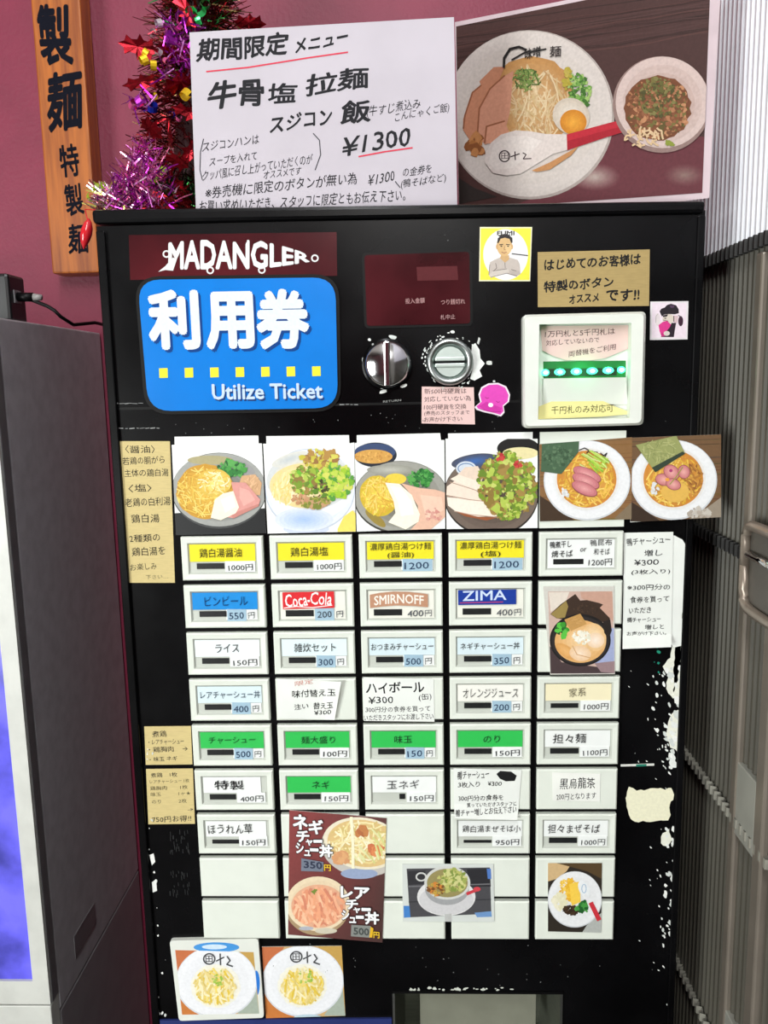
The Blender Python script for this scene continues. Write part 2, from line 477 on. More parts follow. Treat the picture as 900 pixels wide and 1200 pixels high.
# ================================================================== the ticket machine
MX0, MX1, MZ = -0.2440, 0.2275, 1.4745
tm = root('ticket_machine', 'tall black meal ticket machine covered with menu buttons, photos and notes', 'vending machine', (-0.008, 0.14, 0))
# cabinet with the ticket tray opening cut into its face
tx0, tx1 = P(463, 1190)[0], P(656, 1190)[0]; tz1 = P(560, 1163)[2]; tz0 = tz1-0.09
xs = [MX0, tx0, tx1, MX1]; zs = [0.02, tz0, tz1, MZ]
V = []; F = []
for z in zs:
    for x in xs: V.append((x, 0, z))
for j in range(3):
    for i in range(3):
        if (i, j) != (1, 1): F.append((j*4+i, j*4+i+1, (j+1)*4+i+1, (j+1)*4+i))
b = len(V)
D = 0.27
V += [(MX0, D, 0.02), (MX1, D, 0.02), (MX1, D, MZ), (MX0, D, MZ)]
F += [(b, b+3, b+2, b+1), (0, 4, 8, 12, b+3, b), (3, b+1, b+2, 15, 11, 7), (12, 13, 14, 15, b+2, b+3), (3, 2, 1, 0, b, b+1)]
mesh('cabinet', V, F, BLACK, tm)
TR = mat('tray_metal', S(120, 124, 112), 0.3, 0.7, var=0.08, scale=60, stretch=(1, 1, 6))
V = [(tx0, 0, tz0), (tx1, 0, tz0), (tx1, 0, tz1), (tx0, 0, tz1), (tx0+0.008, 0.07, tz0), (tx1-0.008, 0.07, tz0), (tx1-0.008, 0.045, tz1-0.012), (tx0+0.008, 0.045, tz1-0.012)]
tray = mesh('ticket_tray', V, [(0, 1, 5, 4), (1, 2, 6, 5), (2, 3, 7, 6), (3, 0, 4, 7), (4, 5, 6, 7)], TR, tm)
F_ = Ink(F0, 0.0006)
box('rim', tx0-0.002, tx0, -0.002, 0.004, tz0, tz1, STEEL, tray); box('rim', tx1, tx1+0.002, -0.002, 0.004, tz0, tz1, STEEL, tray)
box('rim', tx0-0.002, tx1+0.002, -0.002, 0.004, tz1, tz1+0.002, BLACKM, tray)
V, F = box_vf(P(560, 1178)[0]-0.052, P(560, 1178)[0]+0.055, 0.0, 0.006, tz1-0.05, tz1-0.016)
V = [(x, 0.02 if y == 0 else 0.026, z) for x, y, z in V]
mesh('flap', V, F, mat('tray_flap', S(150, 152, 136), 0.35, 0.3), tray)
# lid
lid = [P(106, 245, -0.004), P(828, 234.5, -0.004), P(826, 250, -0.004), P(108, 262, -0.004)]
V = [tuple(p) for p in lid]+[(p[0], D+0.01, p[2]) for p in lid]
F = [(0, 3, 2, 1), (4, 5, 6, 7), (0, 1, 5, 4), (1, 2, 6, 5), (2, 3, 7, 6), (3, 0, 4, 7)]
bevel(mesh('lid', V, F, BLACK, tm), 0.003)
LIDZ = lambda x: lid[0][2]+(lid[1][2]-lid[0][2])*(x-lid[0][0])/(lid[1][0]-lid[0][0])
# upright edge trims
box('edge_trim', MX0, MX0+0.007, -0.003, 0.004, 0.02, MZ-0.004, BLACK, tm, bevel=0.001)
box('edge_trim', MX1-0.006, MX1, -0.002, 0.004, 0.02, MZ-0.004, BLACK, tm, bevel=0.001)
box('door_seam', MX0+0.008, P(612, 480)[0], -0.0002, 0.001, P(300, 476)[2]-0.001, P(300, 476)[2]+0.001, BLACKM, tm)
# base plinth
box('plinth', MX0+0.01, MX1-0.01, 0.01, D-0.01, 0.0, 0.02, BLACKM, tm)
# blue lower panel just entering the frame
sheet('lower_panel', [(183, 1196), (459, 1194), (459, 1290), (190, 1290)], F0, 0.0, 0.002, mat('lower_blue', S(40, 52, 110), 0.35), tm)

# blue sign
q = rounded([(161, 328), (393, 325), (396, 478), (174, 482)], 27, 6)
sg = sheet('sign_panel', q, F0, 0.0, 0.003, BLUE, tm)
q2 = rounded([(157, 324), (397, 321), (400, 482), (170, 486)], 30, 6)
sheet('sign_border', q2, F0, 0.0, 0.0016, BLACKM, sg)
k = Ink(F0, 0.0031)
tf = K(100, 230, 2.8125)
k.tf = tf; k.sc = 2.8125
for i, (ch, xl, yl, xr, yr, hh) in enumerate((('利', 212, 508, 382, 505, 200), ('用', 400, 507, 560, 504, 192), ('券', 566, 506, 742, 503, 200))):
    k.text(ch, xl+9, yl+9, xr+9, yr+9, hh, (10, 62, 130), 0.044)
for ch, xl, yl, xr, yr, hh in (('利', 212, 508, 382, 505, 200), ('用', 400, 507, 560, 504, 192), ('券', 566, 506, 742, 503, 200)):
    k.text(ch, xl, yl, xr, yr, hh, (214, 226, 230), 0.044)
for i in range(7):
    x = 257+i*84; y = 583-i*1.0
    k.poly([(x-14, y-16), (x+14, y-17), (x+15, y+15), (x-13, y+16)], (228, 222, 60))
k.text('Utilize Ticket', 423, 677, 788, 673, 52, (20, 60, 120), 0.022)
k.text('Utilize Ticket', 418, 671, 783, 667, 52, (190, 210, 232), 0.022)
k.build('sign_lettering', INK, sg)

# display window
dw = sheet('display_window', rounded([(427, 299), (550, 295), (551, 379), (430, 382)], 4, 3), F0, 0.0, 0.0012, mat('smoked_red_glass', S(74, 27, 32), 0.10, var=0.3, scale=14, spec=0.6), tm)
fr = [(424, 296), (553, 292), (554, 382), (427, 385)]
sheet('bezel', rounded(fr, 6, 3), F0, 0.0, 0.0007, BLACKM, dw)
k = Ink(F0, 0.0013, K(400, 240, 3.4615), 3.4615)
k.text('投入金額', 260, 402, 338, 398, 22, (190, 150, 150)); k.text('つり銭切れ', 404, 406, 502, 402, 22, (190, 150, 150)); k.text('札中止', 402, 466, 462, 463, 20, (180, 145, 145))
k.poly([(305, 252), (470, 248), (474, 305), (308, 308)], (86, 34, 38))
k.build('display_lettering', INK, dw)

# coin return knob
c = P(454, 427, 0.0); r_ = 0.0182
kb = lathe('return_knob', [(r_+0.0018, 0), (r_+0.0018, 0.004), (r_, 0.006), (r_-0.001, 0.009), (r_-0.003, 0.0105), (0.001, 0.0115)], c, CHROME, tm)
box('grip_ridge', c[0]-0.0022, c[0]+0.0026, c[1]-0.020, c[1]-0.008, c[2]-r_+0.001, c[2]+r_-0.001, CHROME, kb, bevel=0.001)
c = P(527, 424, 0.0); r_ = 0.0185
cs = lathe('coin_slot', [(r_, 0), (r_, 0.004), (r_-0.001, 0.006), (r_-0.003, 0.0068), (r_-0.0055, 0.005), (r_-0.0062, 0.002), (0.0005, 0.002)], c, STEEL, tm)
for s in (-1, 1):
    pts = []
    rr = r_-0.0068
    for i in range(13):
        a = math.pi*i/12; x, z = rr*math.cos(a), rr*math.sin(a)
        pts.append((x, max(z, 0.0036)))
    V = [(c[0]+x, c[1]-0.0045, c[2]+s*z) for x, z in pts]+[(c[0]+x, c[1]-0.001, c[2]+s*z) for x, z in pts]
    n = len(pts); F = [tuple(range(n)), tuple(range(2*n-1, n-1, -1))]+[(i, i+n, (i+1) % n+n, (i+1) % n) for i in range(n)]
    mesh('slot_plate', V, F, SILVERW, cs)
box('slot_bar', c[0]-rr, c[0]+rr, c[1]-0.006, c[1]-0.001, c[2]-0.0042, c[2]-0.0012, SILVERW, cs, bevel=0.0006)
box('slot_bar', c[0]-rr, c[0]+rr, c[1]-0.006, c[1]-0.001, c[2]+0.0006, c[2]+0.0036, SILVERW, cs, bevel=0.0006)
box('slot', c[0]-rr+0.0005, c[0]+rr-0.0005, c[1]-0.0048, c[1]-0.001, c[2]-0.0013, c[2]+0.0007, BLACKM, cs)

# bank note acceptor
bo = [(612.5, 369), (757, 365), (754, 498), (613, 502)]
bi = [(632, 380), (740, 378.5), (738, 490), (630.5, 492)]
H = 0.012
outer = rounded(bo, 6, 4); inner = rounded(bi, 1, 4)
def loop(pts, h): return [P(u, v, -h) for u, v in pts]
# same outline at several heights: outer wall, bevel, face, inner wall
ob_ = rounded([(615, 371.5), (754.5, 367.5), (751.5, 495.5), (615.5, 499.5)], 6, 4)
L0 = [P(u, v, -H*0.7) for u, v in outer]
loops = [[(p[0], 0.0, p[2]) for p in L0], L0, loop(ob_, H), loop(inner, H*0.97)]
LI = loop(inner, H*0.97); loops.append([(p[0], -0.001, p[2]) for p in LI])
V = [p for L in loops for p in L]; n = len(outer); F = []
for j in range(len(loops)-1):
    for i in range(n):
        i2 = (i+1) % n; F.append((j*n+i, j*n+i2, (j+1)*n+i2, (j+1)*n+i))
ac = mesh('note_acceptor', V, F, WHITEP, tm)
back = [(p[0], -0.0012, p[2]) for p in LI]
mesh('acceptor_backplate', back, [tuple(range(n))], WHITEP, ac)
T = K(605, 360, 5.625)
def tp(*pts): return [T(*p) for p in pts]
# slot throat and lamps
th = tp((178, 358), (722, 352), (722, 462), (180, 468))
GD = mat('green_throat', S(24, 110, 52), 0.4, emit=S(10, 150, 50), estr=0.12)
sheet('slot_throat', th, F0, 0.0012, 0.0008, GD, ac)
sheet('slot_mouth', tp((180, 408), (665, 400), (662, 448), (180, 462)), F0, 0.002, 0.0006, mat('slot_black', S(4, 40, 14), 0.5), ac)
LED = mat('green_led', S(60, 255, 170), 0.3, emit=S(70, 255, 185), estr=3.2)
LEDC = mat('led_core', S(210, 255, 245), 0.3, emit=S(190, 255, 240), estr=3.5)
for i, x in enumerate((192, 287, 396, 500, 606, 692)):
    y = 431-i*3.6
    c = P(*T(x, y), -0.0032)
    wx = 0.0044 if 0 < i < 5 else 0.0032
    V = []; n = 12
    for hh, sc_ in ((0, 1), (0.0012, 0.75)):
        for a in range(n):
            t = 2*math.pi*a/n; V.append((c[0]+wx*sc_*math.cos(t), c[1]-hh, c[2]+0.0027*sc_*math.sin(t)))
    F = [(a, (a+1) % n, n+(a+1) % n, n+a) for a in range(n)]+[tuple(range(n, 2*n))]
    l = mesh('indicator_lamp', V, F, LED, ac)
    V = [(c[0]+0.0019*math.cos(2*math.pi*a/8), c[1]-0.0015, c[2]+0.0014*math.sin(2*math.pi*a/8)) for a in range(8)]
    mesh('lamp_core', V, [tuple(range(8))], LEDC, l)
gl = bpy.data.lights.new('acceptor_glow', 'POINT'); gl.energy = 0.012; gl.color = (0.08, 1.0, 0.35); gl.shadow_soft_size = 0.01
go = bpy.data.objects.new('acceptor_glow', gl); COL.objects.link(go); gp = P(*T(440, 425), -0.010); go.location = gp.tolist(); go.parent = None
# lower chute below the slot
V = [P(*T(180, 470), -0.0085), P(*T(722, 462), -0.0085), P(*T(735, 640), -0.0025), P(*T(172, 645), -0.0025)]
V = V+[(p[0], -0.0012, p[2]) for p in V]
mesh('note_chute', V, [(0, 3, 2, 1), (0, 1, 5, 4), (1, 2, 6, 5), (2, 3, 7, 6), (3, 0, 4, 7)], WHITEP, ac)

# ---------------------------------------------------------------- menu buttons
GX, GZ, PITX, PITZ, BW, BH = -0.19088, 1.22664, 0.0735, 0.04097, 0.06795, 0.0366
BT = 0.005
def button_mesh():
    """bevelled plate with a recessed window"""
    x1, z1 = BW, -BH; e = 0.0011
    ix0, ix1, iz0, iz1 = 0.0052, BW-0.0052, -0.0050, -BH+0.0052
    rings = [((0, x1, 0, z1), 0.0), ((0, x1, 0, z1), BT-0.001), ((e, x1-e, -e, z1+e), BT), ((ix0, ix1, iz0, iz1), BT-0.0004), ((ix0+0.0013, ix1-0.0013, iz0-0.0013, iz1+0.0013), BT-0.0022)]
    V = []; F = []
    for (a, b_, c_, d), h in rings: V += [(a, -h, c_), (b_, -h, c_), (b_, -h, d), (a, -h, d)]
    for j in range(len(rings)-1):
        for i in range(4):
            i2 = (i+1) % 4; F.append((j*4+i, (j+1)*4+i, (j+1)*4+i2, j*4+i2))
    j = (len(rings)-1)*4; F.append((j, j+3, j+2, j+1))
    me = bpy.data.meshes.new('menu_button'); me.from_pydata(V, [], F); me.update(); me.materials.append(PLATE); me.materials.append(INSET)
    me.polygons[-1].material_index = 1
    for p in me.polygons[-5:-1]: p.material_index = 1
    return me
def blank_mesh():
    x1, z1 = BW, -BH; e = 0.0011; V = []; F = []
    rings = [((0, x1, 0, z1), 0.0), ((0, x1, 0, z1), BT-0.001), ((e, x1-e, -e, z1+e), BT)]
    for (a, b_, c_, d), h in rings: V += [(a, -h, c_), (b_, -h, c_), (b_, -h, d), (a, -h, d)]
    for j in range(2):
        for i in range(4):
            i2 = (i+1) % 4; F.append((j*4+i, (j+1)*4+i, (j+1)*4+i2, j*4+i2))
    F.append((8, 11, 10, 9))
    me = bpy.data.meshes.new('blank_button'); me.from_pydata(V, [], F); me.update(); me.materials.append(PLATE)
    return me
BM, BB = button_mesh(), blank_mesh()
YEL, GRN, BLU, WHT, LBL, CRM = (238, 224, 40), (48, 190, 84), (14, 138, 216), (238, 242, 240), (214, 232, 238), (240, 232, 196)
TAPE = (160, 190, 208)
MAP = {}
def M_ink(c, gloss=0.5):
    return mat('card_%d_%d_%d' % c, S(*c), gloss, var=0.02, spec=0.3)
def button(r, c, label=None):
    o = bpy.data.objects.new('menu_button', BM if label else BB); COL.objects.link(o); o.parent = tm
    tl = np.array([GX+PITX*(c-1), 0.0, GZ-PITZ*(r-1)])
    o.location = Vector((tl-np.array(tm.location)).tolist())
    MAP[(r, c)] = (o, tl)
    return o, tl
def bl_sheet(name, o, x0, x1, z0, z1, h, material, skew=0.0):
    """small card in button coordinates (metres from the plate's upper corner)"""
    t = 0.0003
    me = bpy.data.meshes.new(name)
    V = [(x0, -h, z0), (x1, -h, z0+skew), (x1, -h, z1+skew), (x0, -h, z1), (x0, -h+t, z0), (x1, -h+t, z0+skew), (x1, -h+t, z1+skew), (x0, -h+t, z1)]
    me.from_pydata(V, [], [(0, 3, 2, 1), (4, 5, 6, 7), (0, 4, 7, 3), (1, 2, 6, 5), (0, 1, 5, 4), (3, 7, 6, 2)]); me.update(); me.materials.append(material)
    q = bpy.data.objects.new(name, me); COL.objects.link(q); q.parent = o
    return q
class BInk(Ink):
    """ink in millimetres from a plate's upper corner, y down"""
    def __init__(s, h):
        Ink.__init__(s, lambda u, v, h: np.array([u/1000.0, -h, -v/1000.0]), h)
    def text(s, t, xl, yl, xr, yr, h, col=BK, bold=0.0, wob=0.0):
        V, F = text_geo(t, bold)
        if not len(V): return
        ph = random.uniform(0, 6); W = xr-xl; pts = []
        for x, y in V:
            X = x*W/h
            pts.append((xl+W*x+wob*h*(math.sin(3*y+1.7*X+ph)+.5*math.sin(5*X)), yl+(yr-yl)*x-h*y+wob*h*math.sin(2.3*X+ph)))
        s._put(pts, F, [S(*col)]*len(pts), 9 if bold else 1)
    def build(s, name, material, parent):
        me = bpy.data.meshes.new(name); me.from_pydata([tuple(v) for v in s.V], [], s.F)
        at = me.color_attributes.new('ink', 'FLOAT_COLOR', 'POINT'); at.data.foreach_set('color', np.array(s.C, np.float32).ravel())
        me.update(); me.materials.append(material)
        o = bpy.data.objects.new(name, me); COL.objects.link(o); o.parent = parent
        return o
# inner window runs x 6.5..61.4 mm, y 6.3..30 mm
HB = BT-0.0015
def std(r, c, text, color, price, tape=False, text2=None, tw=(14, 54), th=7.0, hand=False, strip=(12, 35), yen=True, tcol=BK, cardx=(6.6, 61.2), lampy=(22.4, 27.2), split=21.0, bold=0.0):
    o, tl = button(r, c, True)
    bl_sheet('label_card', o, cardx[0]/1000, cardx[1]/1000, -0.0064, -split/1000, HB, M_ink(color))
    bl_sheet('lamp_window', o, strip[0]/1000, strip[1]/1000, -lampy[0]/1000, -lampy[1]/1000, HB, mat('lamp_dark', S(32, 34, 35), 0.35, var=0.2, scale=200))
    pw = (35.8, 60.6)
    if tape:
        bl_sheet('price_card', o, 0.0345, 0.0606, -0.0213, -0.0300, HB, M_ink(WHT))
        bl_sheet('price_tape', o, 0.0355, 0.0515 if yen else 0.060, -0.0206, -0.0312, HB+0.0005, M_ink(TAPE), -0.0003)
    else:
        bl_sheet('price_card', o, 0.0358, 0.0606, -0.0208, -0.0300, HB+0.0003, M_ink(WHT))
    k = BInk(HB+0.0009)
    if text2:
        k.text(text, tw[0], 13.2, tw[1], 12.9, th*0.85, tcol, bold, 0.02 if hand else 0); k.text(text2, 34-len(text2)*2.7, 20.3, 34+len(text2)*2.7, 20.0, 5.6, tcol, bold, 0.02 if hand else 0)
    else:
        yb = (6.4+split)/2+th/2
        k.text(text, tw[0], yb, tw[1], yb-0.4, th, tcol, bold, 0.035 if hand else 0)
    if tape:
        k.text(price, 37.0, 29.4, 49.5 if yen else 57, 28.8, 5.6, (40, 60, 90), 0, 0.03)
        if yen: k.text('円', 53.0, 29.0, 58.5, 28.6, 5.4, (70, 72, 76), 0, 0.02)
    else:
        k.text(price+('円' if yen else ''), 38.5, 29.2, 58.8, 28.6, 5.4, (50, 52, 56), 0, 0.03)
    k.build('lettering', INK, o)
    return o, tl
std(1, 1, '鶏白湯醤油', YEL, '1000', tw=(15, 50), th=7.6)
std(1, 2, '鶏白湯塩', YEL, '1000', tw=(17, 48), th=7.6)
std(1, 3, '濃厚鶏白湯つけ麺', YEL, '1200', True, '(醤油)', tw=(9, 59), th=7, yen=False)
std(1, 4, '濃厚鶏白湯つけ麺', YEL, '1200', True, '(塩)', tw=(9, 59), th=7, yen=False)
std(2, 1, 'ビンビール', BLU, '550', True, tw=(17, 53), th=8, tcol=(16, 60, 110))
std(3, 1, 'ライス', (236, 244, 246), '150', tw=(24, 44), th=7.4)
std(3, 2, '雑炊セット', (222, 238, 242), '300', True, tw=(17, 52), th=7.6)
std(3, 3, 'おつまみチャーシュー', LBL, '500', True, tw=(8, 60), th=6)
std(3, 4, 'ネギチャーシュー丼', LBL, '350', True, tw=(9, 58), th=6)
std(4, 1, 'レアチャーシュー丼', LBL, '400', True, tw=(9, 60), th=6.6, tcol=(40, 60, 80))
std(4, 4, 'オレンジジュース', (240, 240, 232), '200', True, tw=(11, 57), th=8, hand=True, tcol=(90, 92, 90))
std(4, 5, '家系', CRM, '1000', tw=(26, 40), th=7.5, hand=True, tcol=(110, 104, 84), strip=(11, 34), lampy=(23.4, 27.4))
std(5, 1, 'チャーシュー', GRN, '500', True, tw=(14, 54), th=6, tcol=(20, 80, 40))
std(5, 2, '麺大盛り', GRN, '100', tw=(20, 49), th=6.6, tcol=(20, 60, 34))
std(5, 3, '味玉', GRN, '150', True, tw=(26, 41), th=6.8, tcol=(20, 60, 34))
std(5, 4, 'のり', GRN, '150', tw=(28, 42), th=6.2, tcol=(20, 60, 34))
std(5, 5, '担々麺', WHT, '1100', tw=(13, 41), th=8.4, hand=True, strip=(11, 35))
std(6, 1, '特製', WHT, '400', tw=(17, 42), th=8.4, hand=True, cardx=(7, 57), bold=0.008)
std(6, 2, 'ネギ', GRN, '150', tw=(28, 43), th=7, hand=True, tcol=(20, 60, 34))
std(6, 3, '玉ネギ', WHT, '150', tw=(19, 47), th=8, hand=True, strip=(29.5, 34.5), tcol=(70, 72, 74))
std(7, 1, 'ほうれん草', WHT, '150', tw=(9, 48), th=9, hand=True, strip=(12, 36), lampy=(24, 27.6), cardx=(7, 60))
std(7, 4, '鶏白湯まぜそば小', WHT, '950', tw=(10, 60), th=6.4, hand=True, strip=(11, 35), lampy=(24.5, 27))
std(7, 5, '担々まぜそば', WHT, '1000', tw=(10, 54), th=8, hand=True, strip=(11, 35))
# duck noodle button with two handwritten halves
o, tl = button(1, 5, True)
bl_sheet('label_card', o, 0.007, 0.061, -0.0064, -0.0300, HB, M_ink(WHT))
bl_sheet('lamp_window', o, 0.0115, 0.036, -0.0225, -0.0268, HB+0.0004, mat('lamp_dark', S(32, 34, 35), 0.35))
k = BInk(HB+0.0009)
k.text('鴨煮干し', 8.5, 13.4, 26, 12.6, 5.6, BK, 0.008, 0.03); k.text('焼そば', 10, 21, 27, 20.4, 5.6, BK, 0.008, 0.03); k.text('or', 33, 16.6, 38, 16.2, 3, BK, 0, 0.03)
k.text('鴨昆布', 41, 11.8, 58.5, 11.4, 5.2, BK, 0, 0.03); k.text('和そば', 44, 19.4, 57, 19, 5.2, BK, 0, 0.03); k.text('1200円', 40, 28.6, 59, 28, 5.6, BK, 0, 0.03)
k.build('lettering', INK, o)
# drink buttons with printed brand strips
def drink(c, fn, price, tape):
    o, tl = button(2, c, True)
    bl_sheet('label_card', o, 0.0068, 0.0610, -0.0064, -0.0300, HB, M_ink((232, 233, 222)))
    bl_sheet('lamp_window', o, 0.0110, 0.0345, -0.0222, -0.0275, HB+0.0004, mat('lamp_dark', S(32, 34, 35), 0.35))
    if tape: bl_sheet('price_tape', o, 0.0355, 0.0515, -0.0206, -0.0312, HB+0.0006, M_ink(TAPE), -0.0003)
    k = BInk(HB+0.0011); fn(k)
    k.text(price, 37.5 if tape else 39, 28.8, 49.5 if tape else 52, 28.2, 5.4, (60, 66, 76), 0, 0.03); k.text('円', 53.4, 28.6, 59, 28.2, 5.4, (60, 66, 76), 0, 0.02)
    k.build('lettering', INK, o)
def d_cola(k):
    k.poly([(9, 6.6), (52, 6.2), (52, 20.2), (9, 21)], (214, 46, 52))
    k.text('Coca-Cola', 10.5, 19.2, 50, 17.4, 11, (245, 240, 238), 0.012, 0.05)
    k.line([(10, 20.0), (20, 18.8), (34, 19.8), (50, 18.0)], 0.7, (245, 240, 238))
def d_vodka(k):
    k.poly([(8, 9.5), (16, 8), (28, 7), (40, 7.4), (50, 8.6), (56, 9.6), (56, 20.6), (44, 19.4), (30, 18.8), (18, 19.6), (8, 20.8)], (186, 140, 112))
    V, F = text_geo('SMIRNOFF', 0.018)
    pts = [(11.5+41*x, 18.4-1.6*math.sin(math.pi*x)-(8.0)*y+0.3) for x, y in V]
    k._put(pts, F, [S(240, 232, 222)]*len(pts), 9)
def d_zima(k):
    k.poly([(7.2, 6.4), (55, 6.2), (55, 18.8), (7.4, 19.0)], (26, 58, 150))
    k.text('ZIMA', 11, 15.6, 47, 15.0, 8.4, (200, 216, 240), 0.012, 0.0)
    k.line([(9, 17.2), (44, 16.8)], 0.7, (190, 60, 90))
drink(2, d_cola, '200', True); drink(3, d_vodka, '400', False); drink(4, d_zima, '400', False)
for r, cs_ in ((2, (5,)), (3, (5,)), (4, (2, 3)), (6, (4, 5)), (7, (2, 3)), (8, (1, 2, 3, 4, 5)), (9, (1, 2, 3, 4, 5))):
    for c_ in cs_: button(r, c_, None)

# ---------------------------------------------------------------- chipped paint on the cabinet face
k = Ink(F0, 0.0003)
CH = [(226, 230, 226), (206, 212, 208), (236, 238, 234)]
def chips(n, x0, y0, y1, x1, r0, r1, ar=1.6, rot=60, cols=CH, pw=1.0):
    for _ in range(n):
        t = random.random(); s_ = random.random()**pw
        x = x0(t) if callable(x0) else x0; xe = x1(t) if callable(x1) else x1
        y = y0+(y1-y0)*t; xx = xe-(xe-x)*s_
        rr = random.uniform(r0, r1)*(1-0.6*s_)
        k.ell(xx, y, rr*ar, rr, random.choice(cols), rot=rot+random.uniform(-25, 25), n=7, jit=0.35)
edge = lambda t: 802-14*t-0.5
def ragged(pts, step=4.0, amp=1.6):
    out = []
    for a, b in zip(pts, pts[1:]+pts[:1]):
        n = max(1, int(math.hypot(b[0]-a[0], b[1]-a[1])/step))
        for i in range(n):
            t = i/n; out.append((a[0]+(b[0]-a[0])*t+random.uniform(-amp, amp)*.6, a[1]+(b[1]-a[1])*t+random.uniform(-amp, amp)))
    return out
# large bare patches down the worn edge
for pts in ([(795, 640), (801, 655), (798, 780), (793, 800), (789, 812), (790, 770), (795, 740), (794, 690)],
            [(790, 745), (798, 742), (797, 815), (789, 820), (780, 808), (783, 790), (776, 782), (786, 770)],
            [(786, 838), (796, 832), (795, 882), (786, 876), (781, 860)],
            [(733, 936), (737, 922), (746, 926), (787, 924), (790, 932), (784, 944), (786, 956), (783, 963), (740, 962), (735, 950)][::1],
            [(776, 976), (784, 972), (787, 984), (782, 992), (774, 988)]):
    kk = Ink(F0, 0.00032); kk.poly(ragged(pts), (228, 230, 216) if pts[0][0] != 733 else (232, 230, 202)); kk.build('bare_patch', INK, tm)
chips(70, lambda t: 765, 780, 900, edge, 0.8, 4.2, 1.6, 55, pw=2.2)
chips(40, lambda t: 770, 970, 1100, lambda t: 790-4*t, 0.6, 2.4, 1.8, 60, pw=2.0)
chips(26, lambda t: 735, 780, 1190, lambda t: 785, 0.4, 1.2, 2.6, 55, pw=1.0)
chips(5, lambda t: 765, 755, 830, lambda t: 776, 1.0, 2.2, 1.5, 30, cols=[(40, 160, 130), (30, 130, 110)])
k.line([(728, 897), (766, 896)], 2.6, (214, 216, 210)); k.line([(746, 897), (757, 896.6)], 2.6, (40, 120, 100))
# around the coin fittings
kk = Ink(F0, 0.00032); kk.poly([(553, 405), (557, 402), (562, 410), (563, 420), (568, 426), (562, 434), (565, 441), (556, 446), (551, 444), (554, 430), (552, 418)], (226, 230, 226)); kk.build('bare_patch', INK, tm)
k.poly([(559, 402), (561, 395), (563, 397), (561, 404)], (200, 204, 200)); k.ell(573, 425, 4, 2.5, (206, 210, 206), n=8, jit=.3)
for _ in range(46):
    a = random.uniform(0, 6.28); rr = random.uniform(27.5, 34)
    k.ell(527+rr*math.cos(a), 424+rr*math.sin(a), random.uniform(.5, 2.2), random.uniform(.4, 1.2), random.choice(CH), rot=math.degrees(a)+90, n=7, jit=.3)
for x, y, a, b_ in ((460, 395, 5, 2.5), (449, 459, 5, 2.2), (473, 452, 4, 1.8), (433, 398, 2, 1.6), (426, 421, 1.4, 3.5), (530, 389, 3, 1.8), (579, 447, 1.5, 1.2)):
    k.ell(x, y, a, b_, random.choice(CH), rot=random.uniform(-20, 30), n=9, jit=.25)
k.text('RETURN', 449, 472, 470, 470, 2.4, (150, 152, 150))
# scratched seam lines and flecks
for a, b_, y in ((132, 168, 473), (138, 185, 502), (398, 420, 474), (432, 460, 382.5), (470, 540, 381)):
    x = a
    while x < b_:
        L = random.uniform(2, 7); k.line([(x, y-(x-a)*0.01+random.uniform(-.4, .4)), (x+L, y-(x-a)*0.01+random.uniform(-.4, .4))], random.uniform(.5, 1.1), (150, 152, 152)); x += L+random.uniform(.4, 3)
chips(22, lambda t: 170+12*t, 860, 1190, lambda t: 178+16*t, 0.5, 1.8, 1.5, 80)
k.poly([(175, 1002), (180, 1000), (182, 1010), (178, 1014)], (230, 232, 228)); k.poly([(178, 1034), (183, 1030), (184, 1044), (179, 1046)], (224, 226, 222))
for _ in range(90):
    x, y = random.uniform(180, 780), random.choice([random.uniform(1104, 1160), random.uniform(485, 508), random.uniform(270, 500)])
    if 150 < x < 400 and y < 490: continue
    if 600 < x < 770 and y < 505: continue
    k.ell(x, y, random.uniform(.4, 1.0), random.uniform(.3, .6), (120, 122, 122), rot=random.uniform(0, 180), n=6, jit=.3)
for _ in range(30):
    k.ell(random.uniform(480, 600), 1159+random.uniform(-1.5, 1.2), random.uniform(.8, 2.6), random.uniform(.6, 1.8), (205, 210, 200), n=7, jit=.35)
o = k.build('chipped_paint', INK, tm); o['kind'] = 'stuff'
# pale smudged rub marks lower down beside the notes
k = Ink(F0, 0.0002)
for y0 in (985, 1034):
    for _ in range(26):
        x = random.uniform(199, 222); y = y0+random.uniform(-14, 14); k.line([(x, y), (x+.4, y+random.uniform(2, 6))], .6, (46, 47, 48))
o = k.build('rub_marks', INK, tm); o['kind'] = 'stuff'

# ================================================================== notes, cards and stickers on the machine
HP = BT+0.0004          # just in front of the button plates
def card(name, label, quad, h, picture, crop, group='menu photos on the ticket machine', t=0.0005, outline=None, base=PAPER, cat='photo', clip=None, material=PRINT, mp=F0):
    """a printed food photograph; picture(ink) draws in crop coordinates (x0, y0, scale)"""
    c = mp(sum(q[0] for q in quad)/len(quad), sum(q[1] for q in quad)/len(quad), h)
    r = root(name, label, cat, c, group)
    sheet('card', outline or quad, mp, h, t, base, r)
    k = Ink(mp, h+t+2e-5, K(*crop), crop[2], clip or quad)
    picture(k)
    k.build('picture', material, r)
    return r
NOOD = [(232, 196, 84), (222, 178, 66), (240, 212, 116), (212, 164, 58)]
PALE = [(240, 226, 170), (232, 212, 140), (246, 236, 194), (226, 204, 120)]
LETT = [(150, 178, 60), (176, 196, 84), (120, 150, 46), (196, 206, 110), (140, 116, 56), (104, 132, 44), (160, 130, 70)]
SPIN = [(44, 122, 52), (70, 150, 66), (30, 92, 40), (88, 164, 80)]
def plate(k, cx, cy, rx, ry, col=(232, 234, 236), sh=(206, 210, 214)):
    k.ell(cx, cy, rx, ry, sh, n=44); k.gell(cx, cy-ry*0.015, rx*0.97, ry*0.97, tuple(int(c*.95) for c in col), col, n=44, m=6)
